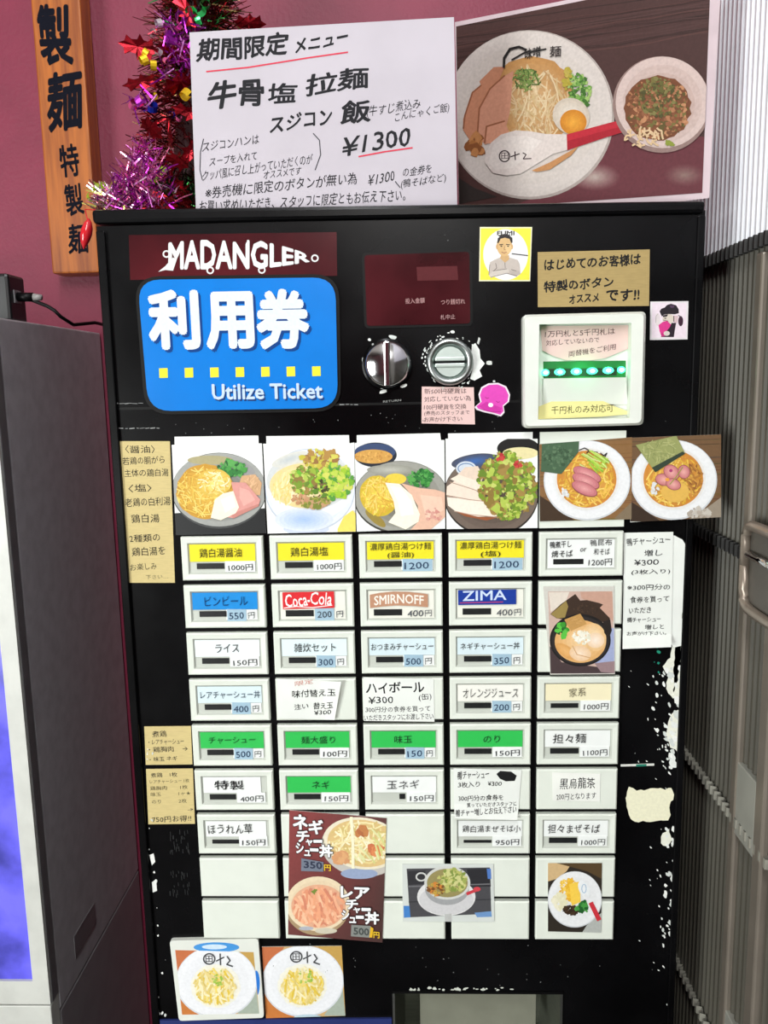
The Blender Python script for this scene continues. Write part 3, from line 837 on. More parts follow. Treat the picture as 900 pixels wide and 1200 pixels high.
def pic1(k):
    k.poly([(5, 395), (460, 370), (460, 500), (5, 500)], (24, 26, 28))
    k.ell(232, 286, 228, 182, (66, 68, 68), n=44); k.gell(232, 282, 226, 176, (96, 96, 90), (158, 160, 156), n=44, dy=.1)
    k.ell(190, 140, 110, 22, (168, 160, 120)); k.ell(350, 175, 60, 24, (150, 150, 150), rot=28)
    k.gell(165, 290, 138, 132, (232, 192, 80), (196, 146, 44), jit=.02); k.strands(150, 160, 292, 132, 126, 60, 5, NOOD)
    k.poly([(340, 215), (405, 208), (437, 250), (428, 310), (380, 300), (330, 250)], (206, 164, 122)); k.strands(20, 390, 250, 42, 40, 30, 4, [(190, 146, 104), (222, 182, 140)])
    k.blobs(40, 292, 180, 74, 42, 12, 26, SPIN)
    k.gell(208, 248, 84, 66, (246, 230, 140), (216, 182, 76), dx=.1, dy=-.1, jit=.02); k.strands(60, 208, 248, 80, 60, 50, 5, PALE+NOOD)
    k.poly([(290, 245), (360, 248), (430, 330), (424, 352), (300, 418), (262, 412), (320, 380)], (214, 150, 142)); k.poly([(330, 270), (375, 285), (405, 330), (350, 360), (330, 320)], (226, 168, 158))
    k.poly([(285, 400), (420, 350), (424, 360), (300, 420)], (196, 130, 120))
    k.poly([(212, 328), (250, 300), (300, 288), (327, 366), (312, 394), (240, 428), (192, 416)], (246, 236, 212)); k.poly([(240, 330), (296, 305), (312, 362), (262, 392)], (252, 246, 230))
def pic2(k):
    k.ell(650, 470, 110, 30, (196, 206, 224)); k.ell(668, 282, 216, 198, (186, 196, 212), n=44); k.gell(668, 280, 212, 192, (176, 198, 232), (222, 228, 236), n=44, dy=.3); k.ell(668, 262, 212, 168, (228, 231, 233), n=44)
    k.gell(640, 425, 140, 56, (160, 188, 230), (212, 220, 232)); k.gell(665, 238, 204, 138, (236, 220, 170), (206, 210, 210), n=44)
    k.gell(570, 135, 90, 26, (186, 194, 198), (214, 214, 206), rot=-20); k.gell(650, 262, 176, 108, (248, 234, 190), (232, 210, 150))
    k.strands(70, 570, 270, 90, 90, 80, 6, PALE, ang=100, spread=25)
    k.blobs(46, 715, 130, 95, 50, 12, 30, [(196, 186, 66), (176, 136, 70), (206, 200, 90), (150, 110, 60)]); k.blobs(60, 645, 235, 76, 76, 10, 28, LETT+[(110, 180, 50)])
    k.blobs(80, 790, 240, 90, 92, 12, 30, [(160, 196, 50), (120, 176, 50), (186, 206, 80), (84, 150, 60), (206, 210, 96)]); k.blobs(24, 720, 290, 40, 60, 8, 18, [(60, 60, 30), (90, 130, 40), (120, 90, 60)])
    k.blobs(26, 690, 345, 70, 30, 10, 22, [(150, 150, 60), (190, 150, 110), (120, 130, 50)]); k.blobs(14, 620, 325, 40, 28, 8, 16, [(206, 160, 120), (190, 140, 100)])
    k.poly([(800, 470), (830, 410), (872, 380), (890, 400), (890, 482), (800, 484)], (238, 218, 104))
def pic3(k):
    k.ell(120, 112, 100, 58, (28, 36, 50), n=36); k.ell(118, 98, 96, 40, (54, 72, 110)); k.ell(110, 120, 90, 33, (206, 156, 78)); k.blobs(30, 105, 120, 84, 28, 5, 10, [(222, 174, 92), (190, 136, 64)])
    k.poly([(20, 400), (60, 440), (130, 474), (20, 474)], (232, 236, 234))
    k.ell(240, 312, 222, 172, (66, 64, 58), n=44); k.gell(240, 308, 218, 166, (96, 92, 80), (156, 156, 148), n=44, dy=.12)
    k.gell(190, 182, 110, 24, (186, 186, 176), (150, 150, 140)); k.ell(120, 410, 60, 20, (150, 130, 60), rot=40)
    k.gell(135, 305, 86, 98, (238, 216, 90), (206, 176, 50), rot=-25, jit=.02); k.ell(215, 225, 50, 26, (226, 200, 70)); k.strands(110, 135, 305, 82, 94, 60, 5, NOOD+[(240, 224, 90)])
    k.blobs(44, 330, 222, 64, 44, 10, 24, SPIN)
    k.poly([(240, 245), (330, 268), (400, 275), (450, 290), (450, 400), (380, 462), (280, 468), (325, 420), (318, 350), (280, 290)], (226, 184, 160)); k.poly([(330, 300), (430, 310), (440, 370), (360, 420), (345, 360)], (234, 198, 176)); k.blobs(12, 390, 395, 40, 36, 6, 14, [(206, 140, 130), (214, 160, 146)])
    k.poly([(165, 242), (232, 248), (290, 300), (328, 390), (322, 425), (262, 462), (180, 428), (214, 385), (205, 330)], (246, 238, 218)); k.poly([(190, 260), (240, 265), (290, 330), (300, 390), (240, 400), (225, 330)], (250, 246, 234))
def pic4(k):
    k.ell(662, 302, 222, 192, (48, 42, 38), n=44); k.gell(662, 298, 218, 186, (66, 54, 46), (112, 98, 88), n=44, dy=.1)
    k.gell(585, 142, 110, 34, (60, 104, 176), (70, 76, 96), rot=-8); k.ell(790, 82, 100, 52, (26, 24, 24), n=36); k.ell(800, 104, 84, 28, (226, 216, 164))
    k.ell(545, 176, 48, 34, (206, 214, 224)); k.ring(545, 176, 40, 26, 5, (110, 140, 180))
    for pts, c in (([(495, 215), (540, 170), (600, 165), (625, 215), (610, 260)], (226, 206, 188)), ([(470, 225), (510, 205), (600, 235), (640, 292), (560, 270)], (240, 224, 208)), ([(455, 260), (490, 235), (570, 262), (650, 330), (560, 320), (452, 300)], (236, 218, 202)), ([(455, 310), (560, 320), (650, 335), (690, 400), (600, 402), (500, 380), (460, 350)], (244, 230, 216))):
        k.poly(pts, c)
    for pts in ([(470, 240), (560, 268), (640, 295)], [(455, 304), (560, 322), (650, 332)], [(490, 376), (560, 392), (690, 404)]): k.line(pts, 4, (180, 150, 130))
    k.poly([(500, 380), (600, 402), (690, 406), (640, 420), (540, 400)], (150, 84, 50))
    k.blobs(180, 740, 250, 142, 158, 10, 34, LETT); k.blobs(30, 740, 395, 60, 24, 8, 18, LETT)
    for x, y in ((705, 126), (785, 157)): k.blobs(6, x, y, 24, 18, 8, 15, [(176, 46, 50), (196, 70, 64)])
def duck_bowl(k, cx, cy):
    plate(k, cx, cy, 204, 188); k.gell(cx-2, cy-6, 152, 146, (190, 150, 100), (226, 224, 220), m=5); k.gell(cx-2, cy-6, 140, 134, (236, 192, 100), (204, 136, 56), n=40)
    k.strands(170, cx-2, cy-4, 132, 126, 70, 6, NOOD+[(206, 140, 60), (236, 190, 90)])
def wood(k, q, c0, c1):
    k.poly(q, c0)
    x0, y0 = min(p[0] for p in q), min(p[1] for p in q); x1, y1 = max(p[0] for p in q), max(p[1] for p in q)
    for i in range(22):
        y = y0+(y1-y0)*random.random(); k.line([(x0, y+8), (x0+(x1-x0)*.4, y+random.uniform(-4, 10)), (x1, y-6)], random.uniform(2, 6), tuple(int(a+(b-a)*random.random()) for a, b in zip(c0, c1)))
def pic5(k):
    wood(k, [(25, 25), (465, 25), (465, 425), (25, 425)], (136, 100, 62), (108, 76, 46)); k.poly([(25, 300), (120, 360), (200, 425), (25, 425)], (66, 50, 36)); k.poly([(380, 410), (465, 330), (465, 425)], (128, 112, 90))
    duck_bowl(k, 252, 232)
    k.poly([(40, 62), (215, 42), (212, 98), (132, 202), (36, 190)], (70, 98, 72)); k.blobs(40, 115, 118, 74, 62, 6, 14, [(78, 108, 80), (58, 84, 60), (92, 120, 90)])
    for p in ([(215, 90), (240, 80), (262, 92), (250, 104)], [(262, 96), (300, 100), (290, 112)], [(315, 104), (330, 116), (345, 104), (335, 122)]): k.line(p, 5, (40, 40, 40))
    k.strands(34, 275, 150, 80, 60, 90, 6, [(164, 202, 70), (184, 214, 100), (140, 184, 60), (206, 220, 140)], ang=38, spread=10, bend=.15)
    for cx, cy, rx in ((252, 205, 68), (246, 236, 66), (240, 272, 62)):
        k.ell(cx, cy, rx+3, 30, (150, 84, 84), rot=24); k.gell(cx, cy-2, rx, 26, (228, 166, 164), (196, 118, 124), rot=24, m=5)
    k.blobs(10, 145, 290, 26, 24, 6, 12, [(226, 226, 226), (206, 208, 208)])
def pic6(k):
    wood(k, [(455, 5), (895, 5), (895, 425), (455, 425)], (112, 84, 58), (84, 62, 44)); k.poly([(455, 330), (520, 370), (600, 425), (455, 425)], (58, 44, 34))
    duck_bowl(k, 658, 230)
    k.poly([(760, 400), (895, 300), (895, 425), (700, 425)], (150, 138, 122)); k.blobs(14, 780, 385, 60, 30, 12, 24, [(196, 190, 180), (176, 166, 154)])
    k.strands(46, 750, 215, 46, 90, 40, 7, [(150, 96, 50), (206, 150, 70), (176, 120, 56)]); k.ell(665, 285, 66, 50, (222, 178, 86))
    k.poly([(480, 66), (670, 22), (712, 105), (570, 192)], (150, 156, 98)); k.strands(70, 600, 95, 90, 60, 30, 3, [(170, 172, 112), (130, 138, 84), (184, 186, 130)]); k.poly([(556, 172), (700, 96), (712, 106), (572, 194)], (52, 66, 52))
    for cx, cy, rx, ry, a in ((612, 228, 38, 26, 10), (648, 194, 38, 30, 40), (706, 192, 30, 26, 80), (656, 250, 34, 24, 20)):
        k.ell(cx, cy, rx+3, ry+3, (150, 84, 84), rot=a); k.gell(cx, cy, rx, ry, (232, 176, 168), (200, 124, 126), rot=a, m=5)
    k.blobs(8, 568, 270, 20, 34, 6, 12, [(220, 222, 222)]); k.line([(640, 250), (670, 215), (700, 170)], 5, (150, 150, 70)); k.ell(628, 228, 10, 8, (230, 160, 70)); k.ell(645, 186, 8, 8, (170, 60, 110))
CA = (200, 505, 4.0909); CB = (410, 505, 4.0); CC = (625, 505, 4.0)
def cq(crop, *pts): f = K(*crop); return [f(*p) for p in pts]
HR = 0.0008
WHITE = mat('photo_white', S(236, 238, 236), 0.4, var=0.01)
def bbox(o): return [(min(p[0] for p in o), min(p[1] for p in o)), (max(p[0] for p in o), min(p[1] for p in o)), (max(p[0] for p in o), max(p[1] for p in o)), (min(p[0] for p in o), max(p[1] for p in o))]
for nm, lb, crop, tabs, fn in (
    ('menu_photo', 'photo of yellow noodles, spinach and pink pork in a grey dish', CA, [(18, 28), (420, 22), (422, 60), (437, 60), (457, 490), (25, 500), (5, 67), (19, 66)], pic1),
    ('menu_photo', 'photo of a pale blue bowl heaped with curly lettuce and noodles', CA, [(458, 25), (855, 20), (857, 60), (880, 55), (887, 483), (465, 492), (443, 62), (459, 61)], pic2),
    ('menu_photo', 'photo of dipping noodles with ham slices beside a small navy soup bowl', CB, [(32, 20), (423, 10), (427, 43), (443, 43), (447, 458), (32, 472), (22, 57), (33, 56)], pic3),
    ('menu_photo', 'photo of sliced white chicken and curly lettuce with red tomato on a dark dish', CB, [(460, 12), (857, 5), (857, 37), (880, 37), (880, 455), (453, 460), (448, 37), (461, 36)], pic4)):
    o = cq(crop, *tabs)
    body = [o[7], o[3], o[4], o[5]] if False else [o[6], o[3], o[4], o[5]]
    card(nm, lb, bbox(o), HR, fn, crop, outline=o, base=WHITE, clip=body)
sl = [(633, 506.5), (734, 504.5), (731, 617), (632, 619)]
sheet('photo_slot_plate', sl, F0, 0.0, 0.003, PLATE, tm)
card('menu_photo', 'photo of duck noodle soup with dark green seaweed and scallion strips', cq(CC, (28, 62), (463, 30), (460, 414), (30, 424)), 0.0034, pic5, CC)
card('menu_photo', 'photo of duck noodles under yellow-green seaweed sheet, jutting past the machine edge', cq(CC, (462, 32), (880, 16), (880, 404), (455, 428)), 0.0030, pic6, CC)
CF = (625, 675, 7.826)
def pic7(k):
    k.poly([(90, 95), (760, 95), (760, 905), (90, 905)], (206, 204, 196)); k.poly([(135, 142), (725, 140), (745, 892), (158, 895)], (200, 172, 160))
    k.poly([(430, 145), (725, 140), (735, 420), (640, 330), (440, 200)], (196, 156, 138)); k.poly([(140, 150), (330, 146), (300, 230), (160, 330)], (222, 212, 200))
    k.poly([(690, 470), (740, 480), (744, 800), (560, 800)], (160, 170, 206)); k.poly([(150, 640), (260, 790), (560, 830), (745, 850), (745, 892), (158, 895)], (72, 58, 60)); k.poly([(560, 800), (745, 780), (745, 892), (620, 880)], (150, 126, 130))
    k.poly([(155, 350), (250, 260), (385, 165), (430, 225), (490, 220), (600, 246), (640, 262), (610, 292), (705, 390), (660, 430), (430, 360), (300, 400), (215, 390)], (60, 45, 36)); k.poly([(160, 350), (300, 228), (320, 280), (290, 380), (220, 390)], (150, 130, 74)); k.blobs(20, 480, 300, 120, 50, 8, 20, [(52, 40, 32), (74, 56, 44)])
    k.ell(430, 588, 280, 240, (30, 28, 28), n=44); k.ell(430, 592, 262, 222, (46, 42, 42), n=44); k.gell(432, 600, 236, 196, (240, 208, 160), (222, 172, 110), n=44)
    k.gell(560, 560, 106, 130, (244, 222, 184), (230, 190, 136), rot=-20); k.poly([(640, 420), (705, 395), (720, 500), (690, 580), (650, 520)], (40, 34, 32))
    k.gell(300, 690, 110, 50, (232, 182, 118), (216, 160, 92), rot=35); k.gell(430, 710, 100, 70, (244, 222, 200), (232, 198, 160), rot=10); k.gell(570, 590, 80, 70, (248, 234, 220), (236, 208, 176)); k.line([(360, 640), (400, 720), (520, 750)], 8, (206, 160, 110))
    k.blobs(26, 265, 500, 56, 70, 14, 30, [(60, 150, 50), (40, 110, 44), (90, 190, 70), (30, 80, 36)], rot=-20)
    k.poly([(285, 400), (430, 345), (490, 440), (345, 505)], (192, 148, 86)); k.strands(20, 390, 425, 70, 50, 60, 4, [(180, 136, 76), (206, 164, 104)], ang=-20, spread=8)
    k.blobs(40, 440, 560, 84, 76, 14, 28, [(240, 236, 220), (228, 224, 204), (246, 244, 234)])
card('menu_photo', 'photo of ramen in a black bowl with dark seaweed, taped over two buttons', cq(CF, (90, 95), (740, 90), (748, 900), (155, 905)), HP, pic7, CF)
CE = (330, 945, 6.923)
def outl(k, t, xl, yl, xr, yr, h, c=(240, 242, 244), e=(24, 20, 20)):
    k.text(t, xl-4, yl+6, xr+6, yr+6, h+12, e, 0.075); k.text(t, xl, yl, xr, yr, h, c, 0.040)
def pic8(k):
    k.grad([(62, 30), (852, 95), (818, 1105), (52, 1040)], [(142, 66, 66), (96, 62, 60), (70, 48, 46), (112, 62, 60)])
    k.ell(650, 330, 330, 240, (196, 192, 184), rot=8, n=40); k.ell(630, 545, 150, 44, (150, 166, 196)); k.ell(655, 300, 322, 210, (232, 224, 200), rot=8, n=40); k.ell(660, 300, 290, 190, (220, 190, 130), rot=8, n=40)
    k.strands(120, 660, 290, 280, 180, 180, 13, [(240, 228, 176), (232, 214, 150), (246, 238, 204), (214, 190, 120)]); k.blobs(12, 470, 420, 90, 50, 24, 44, [(222, 170, 120), (214, 156, 110)]); k.blobs(10, 650, 200, 60, 40, 20, 36, [(196, 130, 80), (180, 110, 70)]); k.blobs(10, 770, 350, 60, 50, 20, 40, [(222, 140, 90), (206, 120, 80)])
    k.strands(16, 700, 320, 140, 150, 200, 14, [(214, 214, 140), (226, 226, 170)], ang=60, spread=14, bend=.1); k.line([(565, 90), (578, 300), (580, 500)], 24, (244, 238, 206))
    k.ell(290, 810, 262, 236, (170, 146, 112), n=40); k.gell(295, 790, 258, 222, (206, 176, 136), (232, 214, 182), n=40); k.gell(300, 810, 222, 176, (238, 160, 128), (226, 172, 140), n=40); k.ell(360, 1010, 90, 24, (206, 200, 180)); k.ell(200, 990, 60, 16, (176, 180, 190))
    k.strands(130, 300, 815, 214, 164, 110, 22, [(240, 180, 144), (226, 150, 116), (236, 166, 128), (244, 196, 160), (214, 136, 108)], ang=80, spread=40, bend=.2); k.blobs(8, 270, 690, 26, 22, 8, 16, [(120, 140, 60)])
    outl(k, 'ネ', 92, 188, 214, 192, 125); outl(k, 'ギ', 220, 225, 340, 230, 120); outl(k, 'チ', 120, 290, 228, 292, 95); outl(k, 'ャ', 196, 318, 254, 320, 52); outl(k, 'ー', 258, 296, 332, 296, 26)
    outl(k, 'シ', 116, 380, 182, 384, 88); outl(k, 'ュ', 184, 402, 236, 404, 50); outl(k, 'ー', 230, 366, 300, 368, 28); outl(k, '丼', 306, 412, 418, 416, 104)
    k.poly([(160, 420), (340, 452), (338, 530), (158, 524)], (116, 124, 140)); k.text('350', 180, 500, 332, 512, 60, (50, 56, 76), 0.03); k.text('円', 345, 522, 400, 526, 52, (230, 190, 50), 0.03)
    outl(k, 'レ', 478, 742, 580, 748, 96); outl(k, 'ア', 590, 752, 716, 756, 98); outl(k, 'チ', 520, 836, 622, 838, 84); outl(k, 'ャ', 582, 866, 640, 868, 48); outl(k, 'ー', 648, 850, 724, 852, 28)
    outl(k, 'シ', 488, 920, 550, 922, 80); outl(k, 'ュ', 548, 946, 606, 948, 50); outl(k, 'ー', 602, 912, 668, 914, 28); outl(k, '丼', 676, 958, 794, 960, 104)
    k.poly([(566, 960), (724, 970), (720, 1066), (562, 1054)], (134, 138, 134)); k.text('500', 584, 1040, 712, 1050, 60, (70, 76, 74), 0.03); k.poly([(722, 975), (745, 990), (735, 1065), (712, 1062)], (226, 180, 40)); k.text('円', 745, 1068, 795, 1072, 52, (230, 190, 50), 0.03)
card('menu_card', 'dark red printed card showing two rice bowls with white outlined lettering', cq(CE, (62, 30), (852, 95), (818, 1105), (52, 1040)), HP, pic8, CE, cat='menu card')
CG = (460, 1000, 3.3333)
def pic9(k):
    k.poly([(55, 60), (380, 55), (386, 236), (68, 250)], (74, 74, 78)); k.poly([(60, 70), (130, 66), (120, 120), (62, 124)], (50, 50, 54)); k.poly([(290, 62), (380, 60), (384, 130), (300, 130)], (44, 44, 48)); k.line([(60, 130), (380, 120)], 5, (110, 110, 114)); k.line([(64, 190), (384, 180)], 4, (52, 52, 56)); k.ring(112, 92, 22, 18, 6, (206, 208, 206))
    k.poly([(43, 205), (66, 205), (70, 250), (44, 252)], (70, 130, 200)); k.poly([(368, 60), (384, 60), (386, 100), (372, 100)], (80, 120, 190)); k.poly([(320, 232), (386, 226), (388, 248), (330, 250)], (110, 150, 200))
    k.ell(210, 170, 114, 74, (222, 222, 222), n=36); k.ell(210, 182, 106, 58, (206, 206, 208), n=36); k.ell(213, 140, 86, 62, (160, 162, 164), n=36); k.ell(214, 115, 90, 66, (206, 208, 204), n=36); k.ell(214, 116, 80, 56, (150, 140, 90), n=32)
    k.blobs(60, 235, 105, 60, 50, 8, 18, [(160, 170, 90), (190, 190, 110), (130, 150, 70), (206, 206, 140)]); k.blobs(24, 170, 140, 36, 28, 6, 13, [(206, 130, 60), (196, 160, 70), (120, 80, 40)])
    k.line([(292, 158), (336, 140)], 12, (200, 60, 70)); k.ell(330, 140, 14, 9, (210, 70, 80)); k.poly([(204, 238), (230, 236), (231, 270), (205, 272)], (186, 188, 186))
FILMC = mat('clear_sleeve', S(214, 220, 216), 0.2, var=0.03)
card('menu_photo', 'photo of a greens bowl on a saucer in a clear sleeve across four blank buttons', cq(CG, (38, 42), (394, 42), (398, 268), (40, 266)), HP, pic9, CG, base=FILMC)
def pic10(k):
    k.poly([(607, 38), (818, 38), (815, 310), (607, 305)], (46, 40, 34)); k.poly([(607, 38), (700, 38), (680, 70), (640, 100), (607, 110)], (206, 176, 130)); k.poly([(640, 38), (818, 38), (818, 100), (760, 70)], (84, 66, 42)); k.poly([(760, 280), (818, 230), (818, 310), (740, 310)], (176, 180, 176))
    plate(k, 712, 180, 106, 110); k.blobs(46, 690, 145, 42, 50, 8, 18, [(240, 196, 70), (232, 180, 50), (246, 210, 100)]); k.poly([(690, 120), (730, 110), (735, 190), (700, 205)], (244, 204, 80))
    k.blobs(24, 655, 188, 32, 36, 9, 16, [(236, 232, 206), (226, 222, 190)]); k.blobs(30, 700, 222, 36, 20, 7, 14, [(50, 36, 24), (70, 50, 34)]); k.blobs(18, 742, 208, 26, 22, 7, 14, SPIN)
    k.ell(748, 140, 20, 36, (232, 236, 238), rot=-24); k.line([(752, 165), (782, 200)], 16, (230, 232, 234)); k.line([(776, 196), (806, 258)], 18, (200, 50, 62)); k.ring(748, 138, 10, 18, 3, (150, 180, 210))
card('menu_photo', 'photo of a white plate with egg, rice and greens and a red-handled spoon', cq(CG, (607, 38), (818, 38), (815, 310), (607, 305)), HP, pic10, CG)
CHP = (195, 1095, 4.0909)
def bowl_logo(k, x, y, s=1.0):
    k.ring(x, y, 30*s, 28*s, 6*s, (60, 62, 66)); k.text('田', x-17*s, y+16*s, x+17*s, y+16*s, 32*s, (60, 62, 66)); k.line([(x+34*s, y+10*s), (x+70*s, y-8*s)], 6*s, (60, 62, 66)); k.line([(x+52*s, y-24*s), (x+54*s, y+28*s)], 6*s, (60, 62, 66)); k.line([(x+86*s, y-12*s), (x+100*s, y+8*s), (x+84*s, y+26*s), (x+112*s, y+36*s)], 6*s, (60, 62, 66))
def noodle_plate(k, cx, cy, q):
    k.poly(q, (206, 170, 116)); 
    k.poly([q[0], (cx-90, q[0][1]), (cx-190, cy), (q[3][0], q[3][1])], (196, 112, 70)); k.poly([(cx+70, q[1][1]), q[1], q[2], (cx+190, cy)], (196, 158, 84)); k.poly([(cx+190, cy+30), q[2], (cx+100, q[2][1])], (166, 178, 164)); k.poly([(cx-190, cy+40), q[3], (cx+20, q[3][1])], (200, 122, 60))
    plate(k, cx, cy, 196, 172, (236, 238, 242), (214, 218, 224)); k.gell(cx-4, cy+20, 118, 104, (234, 214, 130), (238, 236, 222), jit=.03); k.strands(140, cx-4, cy+20, 104, 92, 60, 9, PALE+[(226, 196, 70), (240, 216, 110)], ang=85, spread=50); k.blobs(9, cx+12, cy-20, 36, 40, 6, 12, [(150, 190, 70), (170, 200, 90)])
def pic11(k):
    k.ell(240, 62, 110, 24, (70, 150, 220)); k.ell(430, 235, 18, 62, (40, 120, 210)); k.ell(230, 60, 60, 12, (206, 226, 242))
    k.clip = cq(CHP, (42, 75), (418, 85), (445, 380), (75, 385)); noodle_plate(k, 240, 228, [(42, 75), (418, 85), (445, 380), (75, 385)]); bowl_logo(k, 205, 118)
fq = cq(CHP, (15, 30), (440, 20), (468, 400), (60, 415))
card('framed_photo', 'photo of a noodle plate in a white frame edged with blue arcs', fq, 0.0, pic11, CHP, t=0.004, outline=rounded(fq, 4, 3), base=WHITEP, cat='photo')
def pic12(k):
    noodle_plate(k, 655, 225, [(458, 60), (840, 55), (858, 390), (478, 402)]); bowl_logo(k, 622, 108); k.ell(680, 400, 70, 16, (190, 214, 224))
card('menu_photo', 'frameless photo of pale noodles on a round white plate at the machine bottom', cq(CHP, (458, 60), (840, 55), (858, 390), (478, 402)), 0.0, pic12, CHP)

# ---------------------------------------------------------------- handwritten notes
note('kraft_note', 'long kraft tape note about the two broths, on the black face beside the noodle photos', 'note',
     [(139.5, 517), (199, 517), (205, 683), (148, 683)], 0.0, KRAFT,
     [('〈醤油〉', 147, 531, 182, 531, 9), ('若鶏の胴がら', 144, 545, 193, 543, 9), ('主体の鶏白湯', 146, 559, 198, 558, 9), ('〈塩〉', 151, 577, 178, 576, 9), ('老鶏の白利湯', 147, 594, 200, 592, 10), ('鶏白湯', 154, 613, 187, 612, 10), ('2種類の', 152, 636, 188, 634, 9), ('鶏白湯を', 155, 652, 194, 650, 10), ('お楽しみ', 153, 669, 184, 667, 8, (80, 76, 56)), ('下さい…', 171, 679, 197, 678, 5, (120, 114, 84))], group='kraft tape notes', bold=0.004)
T2 = K(160, 840, 3.3333)
def tl_(lines, T_, s): return [(t, *T_(a, b), *T_(c, d), h/s)+tuple(rest) for (t, a, b, c, d, h, *rest) in lines]
note('kraft_note', 'small square kraft tape note with arrow beside the green pork button', 'note', [T2(30, 38), T2(212, 36), T2(218, 186), T2(36, 188)], 0.0, KRAFT,
     tl_([('煮鶏', 62, 80, 118, 78, 24), ('・レアチャーシュー', 48, 110, 186, 106, 20), ('・鶏胸肉　→', 48, 140, 200, 134, 22), ('・味玉 ネギ', 52, 176, 160, 170, 18)], T2, 3.3333), group='kraft tape notes')
note('kraft_note', 'square kraft tape price list below the arrow note, beside the special topping button', 'note', [T2(37, 204), T2(220, 202), T2(228, 418), T2(46, 420)], 0.0, KRAFT,
     tl_([('煮鶏　1枚', 56, 238, 160, 234, 18), ('レアチャーシュー 1枚', 52, 262, 206, 256, 15, (80, 74, 50)), ('鶏胸肉　　1枚', 54, 288, 200, 282, 16, (80, 74, 50)), ('味玉　　　1ヶ★', 56, 312, 212, 306, 16, (80, 74, 50)), ('のり　　　2枚', 60, 340, 196, 336, 16, (90, 84, 60)), ('→', 200, 370, 222, 366, 10), ('750円お得!!', 62, 414, 214, 408, 24)], T2, 3.3333), group='kraft tape notes')
T3 = K(600, 240, 3.4615)
note('kraft_note', 'wide kraft tape sign above the bank note slot', 'note', [T3(104, 192), T3(559, 181), T3(556, 410), T3(105, 415)], 0.0, mat('brown_tape', S(170, 148, 98), 0.65, var=0.06, scale=120, stretch=(1, 1, 8), spec=0.2),
     tl_([('はじめてのお客様は', 132, 268, 522, 244, 48), ('特製のボタン', 130, 356, 412, 334, 46), ('オススメ', 230, 402, 352, 392, 36), ('です!!', 382, 394, 516, 388, 50)], T3, 3.4615), wob=0.04, bold=0.030)
T4 = K(415, 380, 4.7368)
note('pink_note', 'small pink handwritten note under the coin slot', 'note', [T4(376, 346), T4(664, 350), T4(671, 556), T4(374, 550)], 0.0, PINKP,
     tl_([('新500円硬貨は', 390, 388, 625, 384, 30), ('対応していない為', 388, 432, 648, 424, 30), ('100円硬貨を交換', 388, 476, 622, 470, 30), ('(券売のスタッフまで', 390, 510, 640, 504, 28), ('お声かけ下さい', 388, 544, 600, 538, 28)], T4, 4.7368), wob=0.04, col=(90, 66, 66))
T5 = K(605, 360, 5.625)
pm = front()
ra = note('pink_note', 'pink handwritten note stuck inside the bank note slot, above the green lamps', 'note', [T5(160, 125), T5(738, 118), T5(735, 275), T5(175, 285)], 0.0024, PINKP,
     tl_([('1万円札と5千円札は', 190, 200, 650, 180, 44), ('対応していないので', 195, 256, 548, 232, 38), ('両替機をご利用', 345, 330, 655, 280, 40)], T5, 5.625), outline=[T5(160, 125), T5(738, 118), T5(735, 275), T5(590, 335), T5(500, 350), T5(330, 350), T5(240, 320), T5(172, 285)], wob=0.035, col=(90, 66, 66))
note('yellow_note', 'cream handwritten note stuck at the lower lip of the bank note slot', 'note', [T5(148, 660), T5(732, 640), T5(732, 700), T5(142, 738)], 0.0030, YELP,
     tl_([('千円札のみ対応可', 232, 706, 640, 690, 52)], T5, 5.625), outline=[T5(148, 655), T5(240, 618), T5(560, 612), T5(640, 650), T5(732, 685), T5(730, 706), T5(560, 722), T5(142, 738)], wob=0.03, col=(90, 84, 50))
# the white price note with a curled tail, stuck over a second sheet
T6 = K(725, 615, 7.5)
y_cut = T6(0, 960)[1]
lift6 = lambda u, v: 0.0006+(0.0 if v < y_cut else 0.00028*(v-y_cut)**1.15)
sheetq = [T6(490, 95), T6(598, 190), T6(560, 1200), T6(400, 1210)]
r2 = root('paper_sheet', 'blank white paper strip showing behind the duck price note, at the machine edge', 'paper', F0(*T6(520, 640), 0.0))
sheet('paper', [T6(440, 95), T6(492, 95), T6(560, 130), T6(600, 195), T6(592, 420), T6(575, 600), T6(580, 720), T6(550, 800), T6(568, 860), T6(565, 1060), T6(480, 1080), T6(440, 1000)], F0, 0.0006, 0.0003, PAPER, r2)
note('price_note', 'tall white price note with a curled bottom beside the duck noodle button', 'note', [T6(48, 70), T6(480, 62), T6(462, 1075), T6(34, 1092)], 0.0008, PAPER,
     tl_([('鴨チャーシュー', 68, 185, 455, 160, 66), ('増し', 222, 280, 385, 270, 56), ('¥300', 135, 360, 350, 350, 50), ('(3枚入り)', 112, 444, 455, 434, 48), ('※300円分の', 76, 578, 455, 570, 50), ('食券を買って', 100, 690, 440, 676, 56), ('いただき', 88, 780, 282, 772, 50), ('鴨チャーシュー', 76, 862, 370, 850, 46), ('増しと', 230, 922, 400, 914, 44), ('お声がけ下さい。', 70, 975, 420, 968, 34)], T6, 7.5), lift=lift6, wob=0.05, col=(46, 48, 50))
